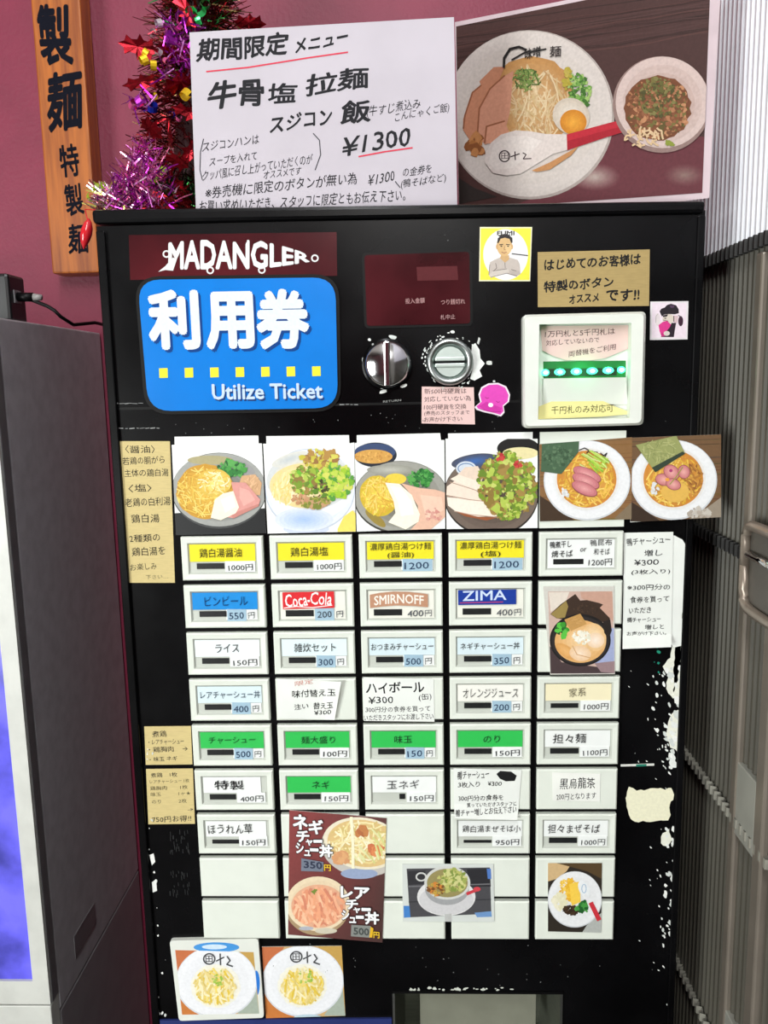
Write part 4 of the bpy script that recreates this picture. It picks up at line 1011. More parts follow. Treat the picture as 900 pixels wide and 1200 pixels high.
# notes covering buttons
T7 = K(200, 670, 3.913)
def lift7(u, v): return max(0.0, (u-T7(700, 0)[0]))*0.00022
note('torn_note', 'torn white note with curled edge over the button next to the rare pork rice button', 'note', [T7(488, 490), T7(782, 505), T7(752, 680), T7(492, 672)], HP-0.0002, PAPER,
     tl_([('限定', 570, 525, 655, 512, 22, (206, 150, 140)), ('味付替え玉', 558, 578, 755, 570, 34), ('注い', 566, 634, 632, 628, 26), ('替え玉', 655, 632, 745, 626, 30), ('¥300', 658, 658, 735, 652, 20)], T7, 3.913), lift=lift7, wob=0.05)
T8 = K(410, 670, 3.913)
note('drink_note', 'white handwritten highball note hanging over its button', 'note', [T8(62, 484), T8(384, 492), T8(388, 688), T8(64, 684)], HP-0.0002, PAPER,
     tl_([('ハイボール', 75, 560, 340, 552, 50, (20, 20, 22), 0.02), ('¥300', 86, 606, 200, 602, 32), ('(缶)', 314, 594, 376, 590, 34), ('300円分の食券を買って', 72, 646, 368, 640, 26), ('いただきスタッフにお渡し下さい', 66, 684, 384, 676, 28)], T8, 3.913), wob=0.04)
T9 = K(410, 840, 3.913)
def lift9(u, v): return max(0.0, v-T9(0, 400)[1])*0.00016
note('duck_note', 'crooked white note with blacked-out word hanging over the lower lettered button', 'note', [T9(475, 236), T9(788, 245), T9(768, 474), T9(480, 466)], HP, PAPER,
     tl_([('鴨チャーシュー', 495, 288, 640, 282, 38), ('3枚入り　¥300', 496, 326, 695, 318, 26), ('300円分の食券を', 498, 388, 704, 382, 26), ('買っていただきスタッフに', 536, 416, 764, 408, 20), ('鴨チャー増しとお伝え下さい', 486, 458, 764, 440, 32)], T9, 3.913), lift=lift9, wob=0.05)
k = Ink(front(lift9), HP+0.0006, K(410, 840, 3.913), 3.913)
dn = [o for o in bpy.data.objects if o.name.startswith('duck_note')][0]
k.poly([(672, 262), (690, 248), (740, 252), (765, 270), (756, 294), (715, 296), (688, 284)], (24, 24, 26)); k.build('blacked_out_word', INK, dn)
T10 = K(600, 780, 4.0909)
note('tea_note', 'white paper label for oolong tea on a blank button', 'note', [T10(192, 512), T10(424, 518), T10(422, 652), T10(196, 648)], HP-0.0002, mat('tea_paper', S(240, 242, 236), 0.8),
     tl_([('黒烏龍茶', 230, 592, 398, 588, 52), ('200円となります', 212, 646, 402, 638, 30)], T10, 4.0909), wob=0.04)

# ---------------------------------------------------------------- stickers
def sticker(name, label, quad, draw, crop, base=PAPER, outline=None, t=0.0004):
    c = F0(sum(q[0] for q in quad)/4, sum(q[1] for q in quad)/4, 0); r = root(name, label, 'sticker', c)
    sheet('backing', outline or quad, F0, 0.0, t, base, r)
    k = Ink(F0, t+2e-5, K(*crop), crop[2], None); draw(k); k.build('picture', PRINT, r); return r
CI = (555, 260, 12.0)
def s_man(k):
    k.poly([(100, 90), (808, 88), (785, 818), (92, 818)], (232, 220, 60)); k.ell(450, 460, 316, 360, (226, 226, 226), n=40)
    k.poly([(210, 745), (228, 570), (290, 535), (380, 495), (440, 560), (500, 500), (620, 535), (650, 600), (662, 730), (600, 768), (450, 725), (330, 745), (250, 790)], (186, 176, 168))
    k.poly([(270, 690), (470, 655), (510, 690), (470, 722), (240, 782), (216, 750)], (196, 188, 180)); k.poly([(505, 680), (640, 690), (655, 740), (600, 764), (500, 720)], (176, 166, 158))
    for p in ([(310, 580), (325, 650), (280, 690)], [(440, 560), (445, 650)], [(270, 690), (470, 660)], [(240, 780), (470, 722), (610, 764)], [(228, 600), (214, 745)], [(600, 690), (530, 670)]): k.line(p, 8, (96, 86, 82))
    k.poly([(385, 470), (500, 470), (500, 530), (440, 575), (372, 510)], (196, 160, 110)); k.text('FUMI', 330, 190, 575, 188, 62, (40, 34, 34), 0.03)
    k.ell(432, 330, 108, 152, (206, 170, 116), n=30); k.ell(330, 350, 16, 36, (196, 156, 104)); k.ell(538, 350, 16, 36, (196, 156, 104)); k.ell(490, 370, 44, 70, (216, 184, 132))
    k.poly([(332, 300), (340, 230), (395, 190), (440, 165), (500, 190), (545, 225), (548, 290), (528, 300), (505, 240), (440, 222), (380, 238), (350, 300)], (26, 18, 20)); k.blobs(14, 440, 195, 95, 25, 14, 24, [(26, 18, 20)])
    k.line([(365, 322), (412, 318)], 14, (60, 40, 30)); k.line([(460, 318), (508, 322)], 14, (60, 40, 30)); k.ell(390, 342, 14, 8, (40, 26, 20)); k.ell(485, 342, 14, 8, (40, 26, 20)); k.line([(438, 345), (428, 385), (448, 392)], 8, (150, 110, 70)); k.line([(395, 425), (430, 440), (465, 425)], 9, (150, 90, 70))
    k.line([(540, 448), (760, 474)], 16, (60, 60, 60))
sq1 = [K(*CI)(*p) for p in ((88, 72), (824, 72), (795, 835), (76, 835))]
sticker('portrait_sticker', 'square yellow sticker with a cartoon man folding his arms', sq1, s_man, CI, mat('sticker_cream', S(232, 228, 196), 0.5))
CJ = (755, 345, 15.0)
def s_girl(k):
    k.poly([(140, 150), (745, 150), (730, 760), (135, 760)], (226, 212, 222)); k.ell(235, 440, 46, 110, (214, 204, 206)); k.line([(200, 500), (210, 380), (245, 340)], 6, (150, 140, 140))
    k.poly([(430, 600), (480, 500), (560, 500), (540, 620), (520, 750), (290, 750), (330, 690)], (36, 24, 36)); k.ell(425, 430, 105, 85, (206, 196, 184)); k.poly([(520, 370), (600, 380), (580, 500), (530, 500)], (206, 180, 186)); k.ell(640, 470, 44, 90, (56, 26, 46)); k.line([(600, 370), (660, 400)], 14, (50, 30, 46))
    k.poly([(268, 300), (300, 250), (360, 230), (400, 185), (470, 165), (560, 190), (605, 260), (608, 330), (540, 350), (420, 345), (340, 360), (310, 390)], (30, 22, 32)); k.poly([(440, 190), (520, 190), (530, 230), (470, 240)], (76, 52, 80)); k.poly([(320, 370), (420, 350), (400, 390), (330, 400)], (40, 28, 40)); k.line([(520, 380), (520, 480)], 14, (60, 30, 50))
    k.poly([(250, 540), (330, 480), (400, 465), (470, 530), (440, 590), (350, 690), (300, 730), (270, 650)], (206, 52, 132)); k.poly([(300, 690), (360, 660), (370, 730), (300, 745)], (186, 40, 116)); k.ell(395, 685, 55, 42, (206, 196, 190)); k.line([(330, 450), (420, 470)], 10, (90, 60, 60)); k.ell(370, 420, 22, 12, (120, 110, 100))
sq2 = [K(*CJ)(*p) for p in ((108, 125), (778, 118), (760, 790), (100, 802))]
sticker('girl_sticker', 'small white sticker of a girl in a black cap', sq2, s_girl, CJ, mat('sticker_white', S(224, 220, 222), 0.5))
CKp = (415, 380, 4.7368)
def s_pink(k):
    k.poly(pinkpts(0.90), (214, 66, 176)); k.poly([(690, 455), (735, 430), (820, 465), (810, 490), (740, 485)], (196, 44, 156))
    k.line([(728, 406), (738, 412), (748, 408)], 4, (160, 30, 120)); k.line([(788, 426), (798, 434), (808, 430)], 4, (160, 30, 120)); k.ell(758, 448, 14, 12, (246, 226, 240)); k.line([(700, 470), (730, 478), (770, 488), (815, 486)], 5, (170, 30, 130))
def pinkpts(s, c=(775, 415)):
    pts = [(668, 460), (700, 432), (690, 390), (705, 350), (745, 328), (800, 325), (845, 345), (866, 390), (860, 430), (830, 455), (835, 490), (815, 512), (775, 500), (720, 488), (680, 475)]
    return [(c[0]+(x-c[0])*s, c[1]+(y-c[1])*s) for x, y in pts]
pq = [K(*CKp)(*p) for p in pinkpts(1.0)]
sticker('pink_sticker', 'round pink smiling sticker with white edge beside the small pink note', [pq[0], pq[5], pq[7], pq[11]], s_pink, CKp, mat('sticker_edge', S(232, 222, 230), 0.5), outline=pq)
# clear logo film above the blue sign
TL = K(100, 230, 2.8125)
lq = [TL(143, 128), TL(828, 118), TL(830, 262), TL(148, 276)]
ls = root('logo_sticker', 'dark glossy film with white fish-shaped band logo above the blue sign', 'sticker', F0(275, 300, 0))
sheet('film', lq, F0, 0.0, 0.0003, FILM, ls)
k = Ink(F0, 0.00034, K(185, 275, 4.5), 4.5)
V, F = text_geo('MADANGLER', 0.035)
def top(x): return 42-18*math.sin(math.pi*min(1, max(0, (x-40)/420)))*.9 if x < 470 else 24+((x-470)/340)**1.5*84
def bot(x): return 186-2*(x-60)/400 if x < 520 else 184-((x-520)/290)**1.2*42
pts = []
for x, y in V:
    X = 55+750*x-(20*math.sin(3*x))
    pts.append(K(185, 275, 4.5)(X, bot(X)+(top(X)-bot(X))*y))
k._put(pts, F, [S(222, 224, 224)]*len(pts), 9)
k.poly([(2, 196), (40, 165), (80, 120), (100, 130), (80, 190), (40, 186)], (222, 224, 224))
for x, y in ((45, 102), (276, 188), (548, 186), (828, 124)): k.ring(x, y, 20, 20, 8, (222, 224, 224))
k.build('logo', INK, ls)

# ================================================================== on top of the machine
lz = LIDZ(-0.05)
PYp = 0.014
pw_ = plane_map((0, PYp, lz), (0.03, -1, 0.0))
pr = root('special_menu_sheet', 'large white handwritten limited menu sheet standing on the machine top', 'menu sheet', pw_(385, 246, 0))
def liftS(u, v): return 0.0
mpS = lambda u, v, h: pw_(u, v, h+liftS(u, v))
curved_sheet('paper', [(222, 38), (532, 20), (536, 250), (230, 257)], mpS, 0.0, 0.0003, NOTE_SHADED, pr, 16, 12)
k = Ink(mpS, 0.0004, K(220, 0, 2.8125), 2.8125)
for t, xl, yl, xr, yr, h, bd in (('期間限定', 30, 206, 328, 182, 76, .030), ('メニュー', 352, 178, 528, 142, 46, .030), ('牛骨', 66, 362, 246, 348, 92, .030), ('塩', 262, 344, 358, 336, 66, .020), ('拉麺', 388, 318, 594, 290, 72, .022),
    ('スジコン', 270, 440, 476, 408, 54, .024), ('飯', 500, 414, 600, 400, 76, .028), ('(牛すじ煮込み', 588, 392, 766, 362, 40, 0), ('こんにゃくご飯)', 680, 406, 862, 372, 34, 0), ('¥1300', 508, 516, 734, 478, 62, .012),
    ('スジコンハンは', 48, 500, 234, 472, 30, 0), ('スープを入れて', 72, 548, 226, 526, 28, 0), ('クッパ風に召し上がっていただくのが', 48, 598, 410, 540, 34, 0), ('オススメです', 250, 590, 372, 576, 26, 0), ('※券売機に限定のボタンが無い為', 56, 656, 556, 606, 40, 0.003), ('¥1300', 594, 612, 680, 596, 34, 0), ('の金券を', 708, 584, 802, 570, 30, 0), ('(鴨そばなど)', 700, 626, 850, 602, 32, 0),
    ('お買い求めいただき、スタッフに限定ともお伝え下さい。', 36, 702, 716, 662, 40, 0.003)):
    k.text(t, xl, yl, xr, yr, h, (34, 34, 38), bd, 0.035, slant=0.12)
k.line([(62, 236), (200, 222), (400, 190), (527, 172)], 5, (206, 60, 80)); k.line([(564, 516), (650, 500), (740, 487)], 5, (206, 60, 80))
k.line([(52, 458), (42, 500), (40, 560), (48, 592)], 3, (60, 60, 66)); k.line([(414, 440), (434, 462), (438, 510), (420, 560)], 3, (60, 60, 66)); k.line([(700, 618), (690, 606), (684, 598)], 3, (60, 60, 66))
k.build('handwriting', INK, pr)

BR = P(831, 231, 0.0); BLx = PX(537, 247, 0.046)
BLw = np.array([0.046, 0.105, LIDZ(0.046)+0.001])
nvec = np.cross(BR-BLw, [0, 0.02, 1.0]); nvec = nvec if nvec@(CAM-BR) > 0 else -nvec
pp = plane_map(BLw, nvec)
def uv_of(p):
    d = np.array(p)-CAM; return (450+FPX*(d@RT)/(d@fwd), 600+FPX*(d@DN)/(d@fwd))
blu = uv_of(BLw)
po = root('food_poster', 'glossy laminated poster of a ramen plate and rice bowl on the machine top', 'poster', BLw)
def liftP(u, v): return 0.0
mpP = lambda u, v, h: pp(u, v, h+liftP(u, v))
quad = [(533, 26), (846, -36), (831, 232), blu]
curved_sheet('laminate', quad, mpP, 0.0, 0.0006, mat('laminate_white', S(196, 178, 184), 0.4, coat=0.3), po, 16, 12)
k = Ink(mpP, 0.0007, K(530, 30, 4.7368), 4.7368, [(534.5, 31), (833, -30), (823, 226), (538, 246)])
def fill(k, q, cols, nu=10, nv=8):
    q = [np.array(p, float) for p in q]
    for j in range(nv):
        for i in range(nu):
            f = lambda a, b: tuple((1-b)*((1-a)*q[0]+a*q[1])+b*((1-a)*q[3]+a*q[2]))
            pts = [f(i/nu, j/nv), f((i+1)/nu, j/nv), f((i+1)/nu, (j+1)/nv), f(i/nu, (j+1)/nv)]
            b = len(k.V)
            for p in pts:
                k.V.append(k.mp(p[0], p[1], k.h)); k.C.append(S(*cols))
            k.F.append((b, b+1, b+2, b+3))
fill(k, [(534.5, 31), (833, -30), (823, 226), (538, 246)], (74, 48, 46))
for i in range(46):
    y = random.uniform(-300, 260); k.line([(20+j*180, y-j*28+random.uniform(-10, 10)) for j in range(9)], random.uniform(3, 9), random.choice([(62, 40, 38), (88, 58, 54), (54, 36, 34), (80, 54, 52)]))
def dark(): k.poly([(800, 690), (960, 560), (1230, 700), (1100, 760), (880, 720)], (30, 30, 44))
dark()
k.poly([(560, 920), (900, 560), (1420, 620), (1400, 930), (900, 1000), (300, 1010)], (104, 50, 58)); k.gell(1290, 830, 120, 66, (140, 112, 106), (104, 50, 58), m=16); k.gell(790, 840, 150, 80, (182, 164, 156), (104, 50, 58), m=20)
k.ell(430, 495, 470, 470, (176, 164, 158), n=56, rot=-20); k.gell(425, 490, 462, 460, (206, 192, 184), (214, 204, 198), n=56)
k.poly([(0, 820), (120, 900), (250, 950), (40, 990), (0, 980)], (48, 42, 40)); 
# noodles, pork, egg, scallion
k.gell(440, 420, 250, 250, (206, 168, 122), (190, 140, 84), jit=.03); k.strands(190, 440, 430, 220, 220, 150, 8, [(214, 184, 142), (200, 160, 110), (224, 200, 160), (190, 150, 104), (206, 178, 130)], ang=90, spread=60)
k.poly([(100, 640), (60, 580), (60, 520), (110, 370), (160, 330), (150, 310), (230, 230), (290, 228), (250, 330), (150, 460), (140, 600)], (196, 134, 104)); k.poly([(140, 600), (150, 460), (210, 350), (290, 280), (340, 250), (320, 480), (300, 560), (250, 640), (180, 660)], (206, 146, 120)); k.poly([(190, 560), (290, 530), (320, 600), (230, 660), (190, 650)], (214, 152, 124))
for p in ([(140, 600), (150, 460), (210, 350), (290, 278)], [(62, 570), (70, 500), (112, 372), (160, 332)], [(290, 530), (190, 560), (180, 650)]): k.line(p, 9, (150, 92, 64))
k.blobs(24, 140, 660, 66, 60, 16, 32, [(170, 110, 60), (140, 84, 46), (190, 130, 80)])
k.strands(80, 412, 300, 78, 66, 60, 6, [(84, 110, 50), (110, 134, 66), (66, 90, 40), (130, 150, 80)]); k.blobs(60, 705, 360, 64, 108, 10, 24, [(90, 140, 56), (120, 164, 80), (66, 110, 44), (160, 190, 110)], rot=-12)
k.blobs(20, 640, 300, 26, 70, 8, 18, [(176, 160, 60), (190, 170, 80)])
k.gell(660, 502, 106, 98, (236, 228, 216), (206, 192, 176), rot=40); k.gell(672, 536, 74, 70, (236, 170, 64), (206, 132, 40))
k.poly([(440, 805), (540, 760), (700, 670), (660, 720), (540, 800), (470, 812)], (196, 140, 90))
# spoon
k.poly([(180, 760), (184, 710), (215, 650), (270, 605), (350, 582), (430, 586), (520, 602), (635, 604), (640, 690), (560, 712), (450, 780), (380, 822), (300, 832), (225, 818)], (222, 210, 204)); k.poly([(200, 760), (230, 660), (300, 615), (400, 610), (500, 640), (420, 720), (340, 790), (240, 800)], (230, 220, 214))
k.poly([(635, 604), (870, 540), (1050, 500), (1075, 530), (1050, 560), (860, 618), (638, 692)], (190, 40, 56)); k.poly([(640, 640), (860, 580), (1060, 530), (1055, 556), (860, 616), (640, 690)], (168, 30, 46))
k.ring(290, 725, 32, 34, 7, (60, 44, 48)); k.text('田', 272, 742, 312, 740, 36, (60, 44, 48)); k.line([(325, 728), (372, 712)], 7, (60, 44, 48)); k.line([(348, 700), (350, 745)], 7, (60, 44, 48)); k.line([(392, 706), (410, 716), (394, 740), (438, 738)], 6, (60, 44, 48))
pts = [(410, 135), (370, 118), (320, 130), (288, 180), (286, 230)]; k.line(pts, 14, (30, 26, 26)); k.text('味噌', 400, 190, 490, 172, 60, (34, 30, 30), .01, .03); k.line([(330, 190), (400, 150), (520, 130)], 9, (34, 30, 30)); k.text('麺', 540, 176, 604, 172, 62, (60, 52, 52), .01)
# rice bowl
k.sc = 2.368; k.tf = K(520, 0, 2.368)
k.ell(605, 290, 136, 134, (150, 124, 118), n=44); k.gell(607, 284, 130, 127, (168, 136, 126), (212, 190, 184), n=44, dy=.15); k.gell(594, 300, 92, 90, (150, 96, 66), (120, 72, 46), jit=.05)
k.blobs(150, 594, 300, 92, 88, 6, 14, [(150, 96, 66), (176, 120, 84), (120, 76, 50), (96, 84, 44), (120, 110, 60), (196, 140, 100)]); k.blobs(60, 596, 270, 60, 56, 5, 10, [(104, 100, 52), (130, 122, 72), (84, 80, 44)]); k.strands(30, 560, 380, 60, 30, 22, 5, [(222, 190, 150)]); k.blobs(6, 625, 398, 16, 10, 5, 9, [(140, 150, 60)])
k.build('picture', LAMINATE, po)

# tinsel christmas tree behind the sheet
TY = 0.168
tb = P(243, 252, TY); tx = tb[0]; tz = LIDZ(tx)
ttop = P(236, -70, TY)[2]
tr = root('christmas_tree', 'small red tinsel christmas tree with foil leaves and beads on the machine top', 'christmas tree', (tx, TY, tz))
V, F = tube_vf([(tx, TY, tz), (tx, TY, ttop-0.01)], [0.006, 0.002], 8); mesh('trunk', V, F, mat('tree_stem', S(40, 60, 36), 0.7), tr)
V, F = tube_vf([(tx, TY, tz+.03), (tx, TY, ttop-.02)], [.036, .006], 14); mesh('core', V, F, mat('tree_core', S(46, 8, 14), .7), tr)
V, F = tube_vf([(tx, TY, tz), (tx, TY, tz+0.004), (tx, TY, tz+0.03)], [0.03, 0.03, 0.022], 20); mesh('pot', V, F, mat('tree_pot', S(150, 24, 36), 0.5), tr)
def tinsel(n, sample, L, wd, cols):
    V = []; F = []; C = []
    for _ in range(n):
        p, d = sample(); d = np.array(d)/np.linalg.norm(d)
        a = np.cross(d, np.random.RandomState(random.randint(0, 10**6)).randn(3)); a /= np.linalg.norm(a)
        c = S(*random.choice(cols)); l = random.uniform(*L); ww = random.uniform(*wd); b = len(V)
        bend = np.cross(d, a)*l*random.uniform(-.4, .4)
        for i, (t, k_) in enumerate(((0, 1), (.5, .9), (1, .5))):
            q = np.array(p)+d*l*t+bend*t*t; q[2] = max(q[2], LIDZ(q[0])+.002)
            V += [q-a*ww/2*k_, q+a*ww/2*k_]; C += [c, c]
        F += [(b, b+1, b+3, b+2), (b+2, b+3, b+5, b+4)]
    return V, F, C
HT = ttop-tz
def cone_s(z0, z1):
    def f():
        t = random.uniform(z0, z1); a = random.uniform(0, 6.283); R = 0.082*(1-t)**0.75+0.010
        r = R*random.uniform(.2, .75); d = (math.cos(a)+random.uniform(-.5, .5), math.sin(a)+random.uniform(-.5, .5), random.uniform(-.7, .6))
        return (tx+r*math.cos(a), TY+r*math.sin(a), tz+HT*t), d
    return f
V, F, C = tinsel(3400, cone_s(0.02, .93), (.014, .03), (.0008, .0018), [(120, 12, 26), (160, 22, 34), (80, 10, 20), (60, 12, 14), (140, 30, 40), (176, 60, 60), (90, 70, 40)])
o = mesh('tinsel', V, F, FOIL, tr, colors=C); o['kind'] = 'stuff'; o['label'] = 'dark red tinsel'
V, F, C = tinsel(420, cone_s(.62, .98), (.012, .028), (.0008, .0018), [(40, 110, 50), (30, 84, 40), (80, 190, 110), (60, 60, 30)])
o = mesh('tinsel', V, F, FOIL, tr, colors=C); o['kind'] = 'stuff'; o['label'] = 'green tinsel near the tip'
def gs():
    q = P(random.uniform(180, 245), random.uniform(215, 250), TY-random.uniform(.02, .05)); return q, (random.uniform(-1, .6), random.uniform(-1, .2), random.uniform(-.2, 1))
V, F, C = tinsel(260, gs, (.01, .026), (.0008, .0016), [(30, 90, 40), (20, 50, 26), (50, 120, 60)])
o = mesh('tinsel', V, F, FOIL, tr, colors=C); o['kind'] = 'stuff'; o['label'] = 'dark green tinsel at the foot'
for (u0, u1, v0, v1, n) in ((190, 232, 18, 92, 170), (150, 180, 110, 130, 30)):
    def ms(): 
        q = P(random.uniform(u0, u1), random.uniform(v0, v1), TY-.06+random.uniform(-.01, .01)); return q, (random.uniform(-1, 1), random.uniform(-1, .2), random.uniform(-.6, 1))
    V, F, C = tinsel(n, ms, (.006, .016), (.0008, .002), [(206, 50, 200), (170, 40, 180), (230, 140, 220), (140, 24, 150)])
    o = mesh('tinsel', V, F, FOIL, tr, colors=C); o['kind'] = 'stuff'; o['label'] = 'violet tinsel'
# holly leaves
def holly(s):
    pts = []
    prof = ((-1.15, 0), (-.8, .16), (-.72, .46), (-.42, .30), (-.1, .34), (.02, .62), (.26, .36), (.55, .34), (.74, .52), (.82, .2), (1.2, 0))
    pts = [(x*s, y*s) for x, y in prof]+[(x*s, -y*s) for x, y in prof[-2:0:-1]]
    n = len(pts); V = [(0, -.0012, 0)]+[(x, 0, y) for x, y in pts]+[(0, -.0006, 0)]+[(x, .0004, y) for x, y in pts]
    F = [(0, 1+i, 1+(i+1) % n) for i in range(n)]+[(n+1, n+2+(i+1) % n, n+2+i) for i in range(n)]+[(1+i, n+2+i, n+2+(i+1) % n, 1+(i+1) % n) for i in range(n)]
    me = bpy.data.meshes.new('foil_leaf'); me.from_pydata(V, [], F); me.update(); me.materials.append(mat('red_foil', S(136, 8, 24), 0.22, 0.85, var=0.3, scale=120)); return me
HL = holly(0.017)
for i, (u, v, s_, a) in enumerate(((162, 55, 1.0, 15), (166, 97, .9, -10), (177, 150, .85, 40), (198, 156, .75, 80), (212, 96, .95, -30), (218, 12, .9, 60), (292, 27, .8, 5), (222, 132, .9, 20), (188, 205, .8, -25), (206, 188, .8, 30), (213, 226, .8, 70), (180, 232, .8, 0), (201, 62, .7, 20), (222, 180, .9, -50), (224, 60, .9, 10), (190, 238, .9, 12))):
    o = bpy.data.objects.new('foil_leaf', HL); COL.objects.link(o); o.parent = tr
    p = P(u, v, TY-.052-.006*random.random() if u < 280 else TY-.01)
    o.location = Vector((p-np.array(tr.location)).tolist()); o.scale = (s_,)*3; o.rotation_euler = (random.uniform(-.5, .5), math.radians(a), random.uniform(-.6, .6))
# bead clusters and foil curls
def curl():
    V = []; F = []
    for i in range(9):
        a = i/8*4.6; V += [(.0045*math.cos(a), -.003, .0045*math.sin(a)+i*.0002), (.0045*math.cos(a), .003, .0045*math.sin(a)+i*.0002)]
    for i in range(8): F.append((2*i, 2*i+1, 2*i+3, 2*i+2))
    return V, F
CV, CF_ = curl()
CM = {}
def curl_mesh(c):
    if c not in CM:
        me = bpy.data.meshes.new('foil_curl'); me.from_pydata(CV, [], CF_); me.update(); me.materials.append(mat('foil_%d_%d_%d' % c, S(*c), 0.22, 0.55, emit=None)); CM[c] = me
    return CM[c]
GO, BL_, VI, LI, PK, GR, SV = (240, 200, 40), (30, 50, 190), (190, 60, 200), (190, 230, 60), (240, 110, 170), (60, 200, 110), (236, 226, 230)
for u, v, c_, s_ in ((169, 72, GO, 1), (180, 77, GO, .9), (171, 62, GO, .8), (219, 112, GO, 1.1), (178, 125, BL_, 1.0), (200, 134, BL_, .7), (158, 124, PK, 1.0), (165, 117, VI, 1.0), (202, 44, VI, 1.2), (211, 22, VI, 1.1), (221, 74, VI, .9), (208, 30, PK, .8), (186, 28, SV, .8), (178, 38, SV, .7), (186, 60, SV, .7), (234, 10, GR, 1.1), (232, 24, GR, .8), (222, 14, GR, .9), (240, 4, GR, .9), (175, 183, LI, .9), (190, 198, LI, .9), (180, 207, LI, .9), (188, 212, LI, .7), (210, 138, PK, .6), (200, 178, SV, .6), (195, 72, PK, .6), (181, 112, GO, .6)):
    o = bpy.data.objects.new('foil_curl', curl_mesh(c_)); COL.objects.link(o); o.parent = tr
    p = P(u, v, TY-.064); o.location = Vector((p-np.array(tr.location)).tolist()); o.scale = (s_,)*3
    o.rotation_euler = (random.uniform(-1, 1), random.uniform(0, 6), random.uniform(-1, 1))
# violet tinsel garland lying at the edge of the lid
gx = P(150, 247, .045)
gr = root('tinsel_garland', 'heap of pink and violet tinsel on the machine top beside the wooden sign', 'garland', (gx[0], .045, LIDZ(gx[0])))
def gsam():
    u = random.gauss(158, 20); hmax = 62*math.exp(-((u-172)/26)**2)+18
    u = min(205, max(112, u)); v = 246-random.random()*hmax
    q = P(u, v, .03+random.uniform(-.016, .016)); q[2] = max(q[2], LIDZ(q[0])+.001)
    return q, (random.uniform(-1, 1), random.uniform(-1, .4), random.uniform(.05, 1))
V, F, C = tinsel(620, gsam, (.006, .016), (.0007, .0017), [(206, 70, 190), (186, 40, 170), (230, 130, 210), (150, 30, 150), (240, 190, 226), (214, 110, 150)])
o = mesh('tinsel', V, F, FOIL, gr, colors=C); o['kind'] = 'stuff'
def gsam2():
    q = P(random.uniform(112, 150), random.uniform(222, 247), .035+random.uniform(-.01, .02)); return q, (random.uniform(-1, .6), random.uniform(-1, .4), random.uniform(.05, 1))
V, F, C = tinsel(150, gsam2, (.006, .014), (.001, .002), [(236, 170, 150), (240, 216, 214), (226, 226, 120), (240, 150, 190), (246, 236, 236)])
o = mesh('tinsel', V, F, FOIL, gr, colors=C); o['kind'] = 'stuff'; o['label'] = 'pale pink tinsel'
for u, v, c_, s_ in ((113, 218, LI, .8), (121, 219, LI, .8), (109, 230, LI, .9), (118, 236, SV, 1), (126, 230, SV, 1.1), (132, 237, PK, 1), (143, 222, PK, .9), (138, 228, SV, .9), (146, 234, SV, .8), (168, 200, PK, .8), (150, 212, VI, .9), (163, 190, VI, 1.2), (156, 236, VI, 1), (135, 212, VI, .8), (170, 214, PK, .9)):
    o = bpy.data.objects.new('foil_curl', curl_mesh(c_)); COL.objects.link(o); o.parent = gr
    p = P(u, v, .035); o.location = Vector((p-np.array(gr.location)).tolist()); o.scale = (s_,)*3
    o.rotation_euler = (random.uniform(-1, 1), random.uniform(0, 6), random.uniform(-1, 1))
c = P(101, 274, .03)
V = []; F = []
prof = [(0.0005, .012), (.003, .009), (.0046, .004), (.0048, -.001), (.0036, -.006), (.0015, -.010), (.0003, -.012)]
for r_, z_ in prof:
    for i in range(12): V.append((c[0]+r_*math.cos(i*math.pi/6)+z_*.25, c[1]+r_*math.sin(i*math.pi/6), c[2]+z_))
for j in range(len(prof)-1):
    for i in range(12): F.append((j*12+i, j*12+(i+1) % 12, (j+1)*12+(i+1) % 12, (j+1)*12+i))
mesh('red_bead', V, F, mat('red_gloss', S(206, 36, 46), 0.15, coat=.5), gr, smooth=True)
V, F = tube_vf([c+np.array([.002, 0, .011]), c+np.array([-.001, .004, .02]), P(112, 246, .035)], .0005, 6); mesh('bead_thread', V, F, mat('red_gloss', S(206, 36, 46), .15), gr)

# ================================================================== wooden sign on the wall
SY = WALL_Y-0.031
fl = [P(32, 0, SY), P(95.5, 0, SY), P(114.5, 319, SY), P(64.5, 322, SY)]
xl0 = (P(35, 30, SY)[0]+P(63, 310, SY)[0])/2; xr0 = (P(97, 30, SY)[0]+P(114, 310, SY)[0])/2; zb = P(90, 320, SY)[2]
WOOD = mat('sign_wood', S(180, 100, 30), 0.45, color2=S(136, 66, 16), scale=40, stretch=(4.0, 4.0, 0.25), coat=0.2)
ws = root('wooden_sign', 'tall varnished wooden sign with black brushed characters on the maroon wall', 'sign', ((xl0+xr0)/2, SY+.0155, zb))
box('board', xl0, xr0, SY, WALL_Y-.0005, zb, zb+.72, WOOD, ws, bevel=.002)
k = Ink(front(-SY), 0.0004, K(0, 0, 3.75), 3.75)
for ch, xl, yl, xr, yr, h, bd in (('製', 180, 292, 332, 286, 268, .03), ('麺', 222, 580, 368, 560, 262, .03), ('特', 264, 778, 354, 770, 142, .02), ('製', 288, 950, 372, 942, 138, .02), ('麺', 304, 1120, 388, 1110, 130, .02)):
    k.text(ch, xl, yl, xr, yr, h, (22, 24, 34), bd, 0.025)
k.build('brushed_characters', mat('sign_ink', S(14, 16, 28), 0.75, var=.1, spec=.1), ws)

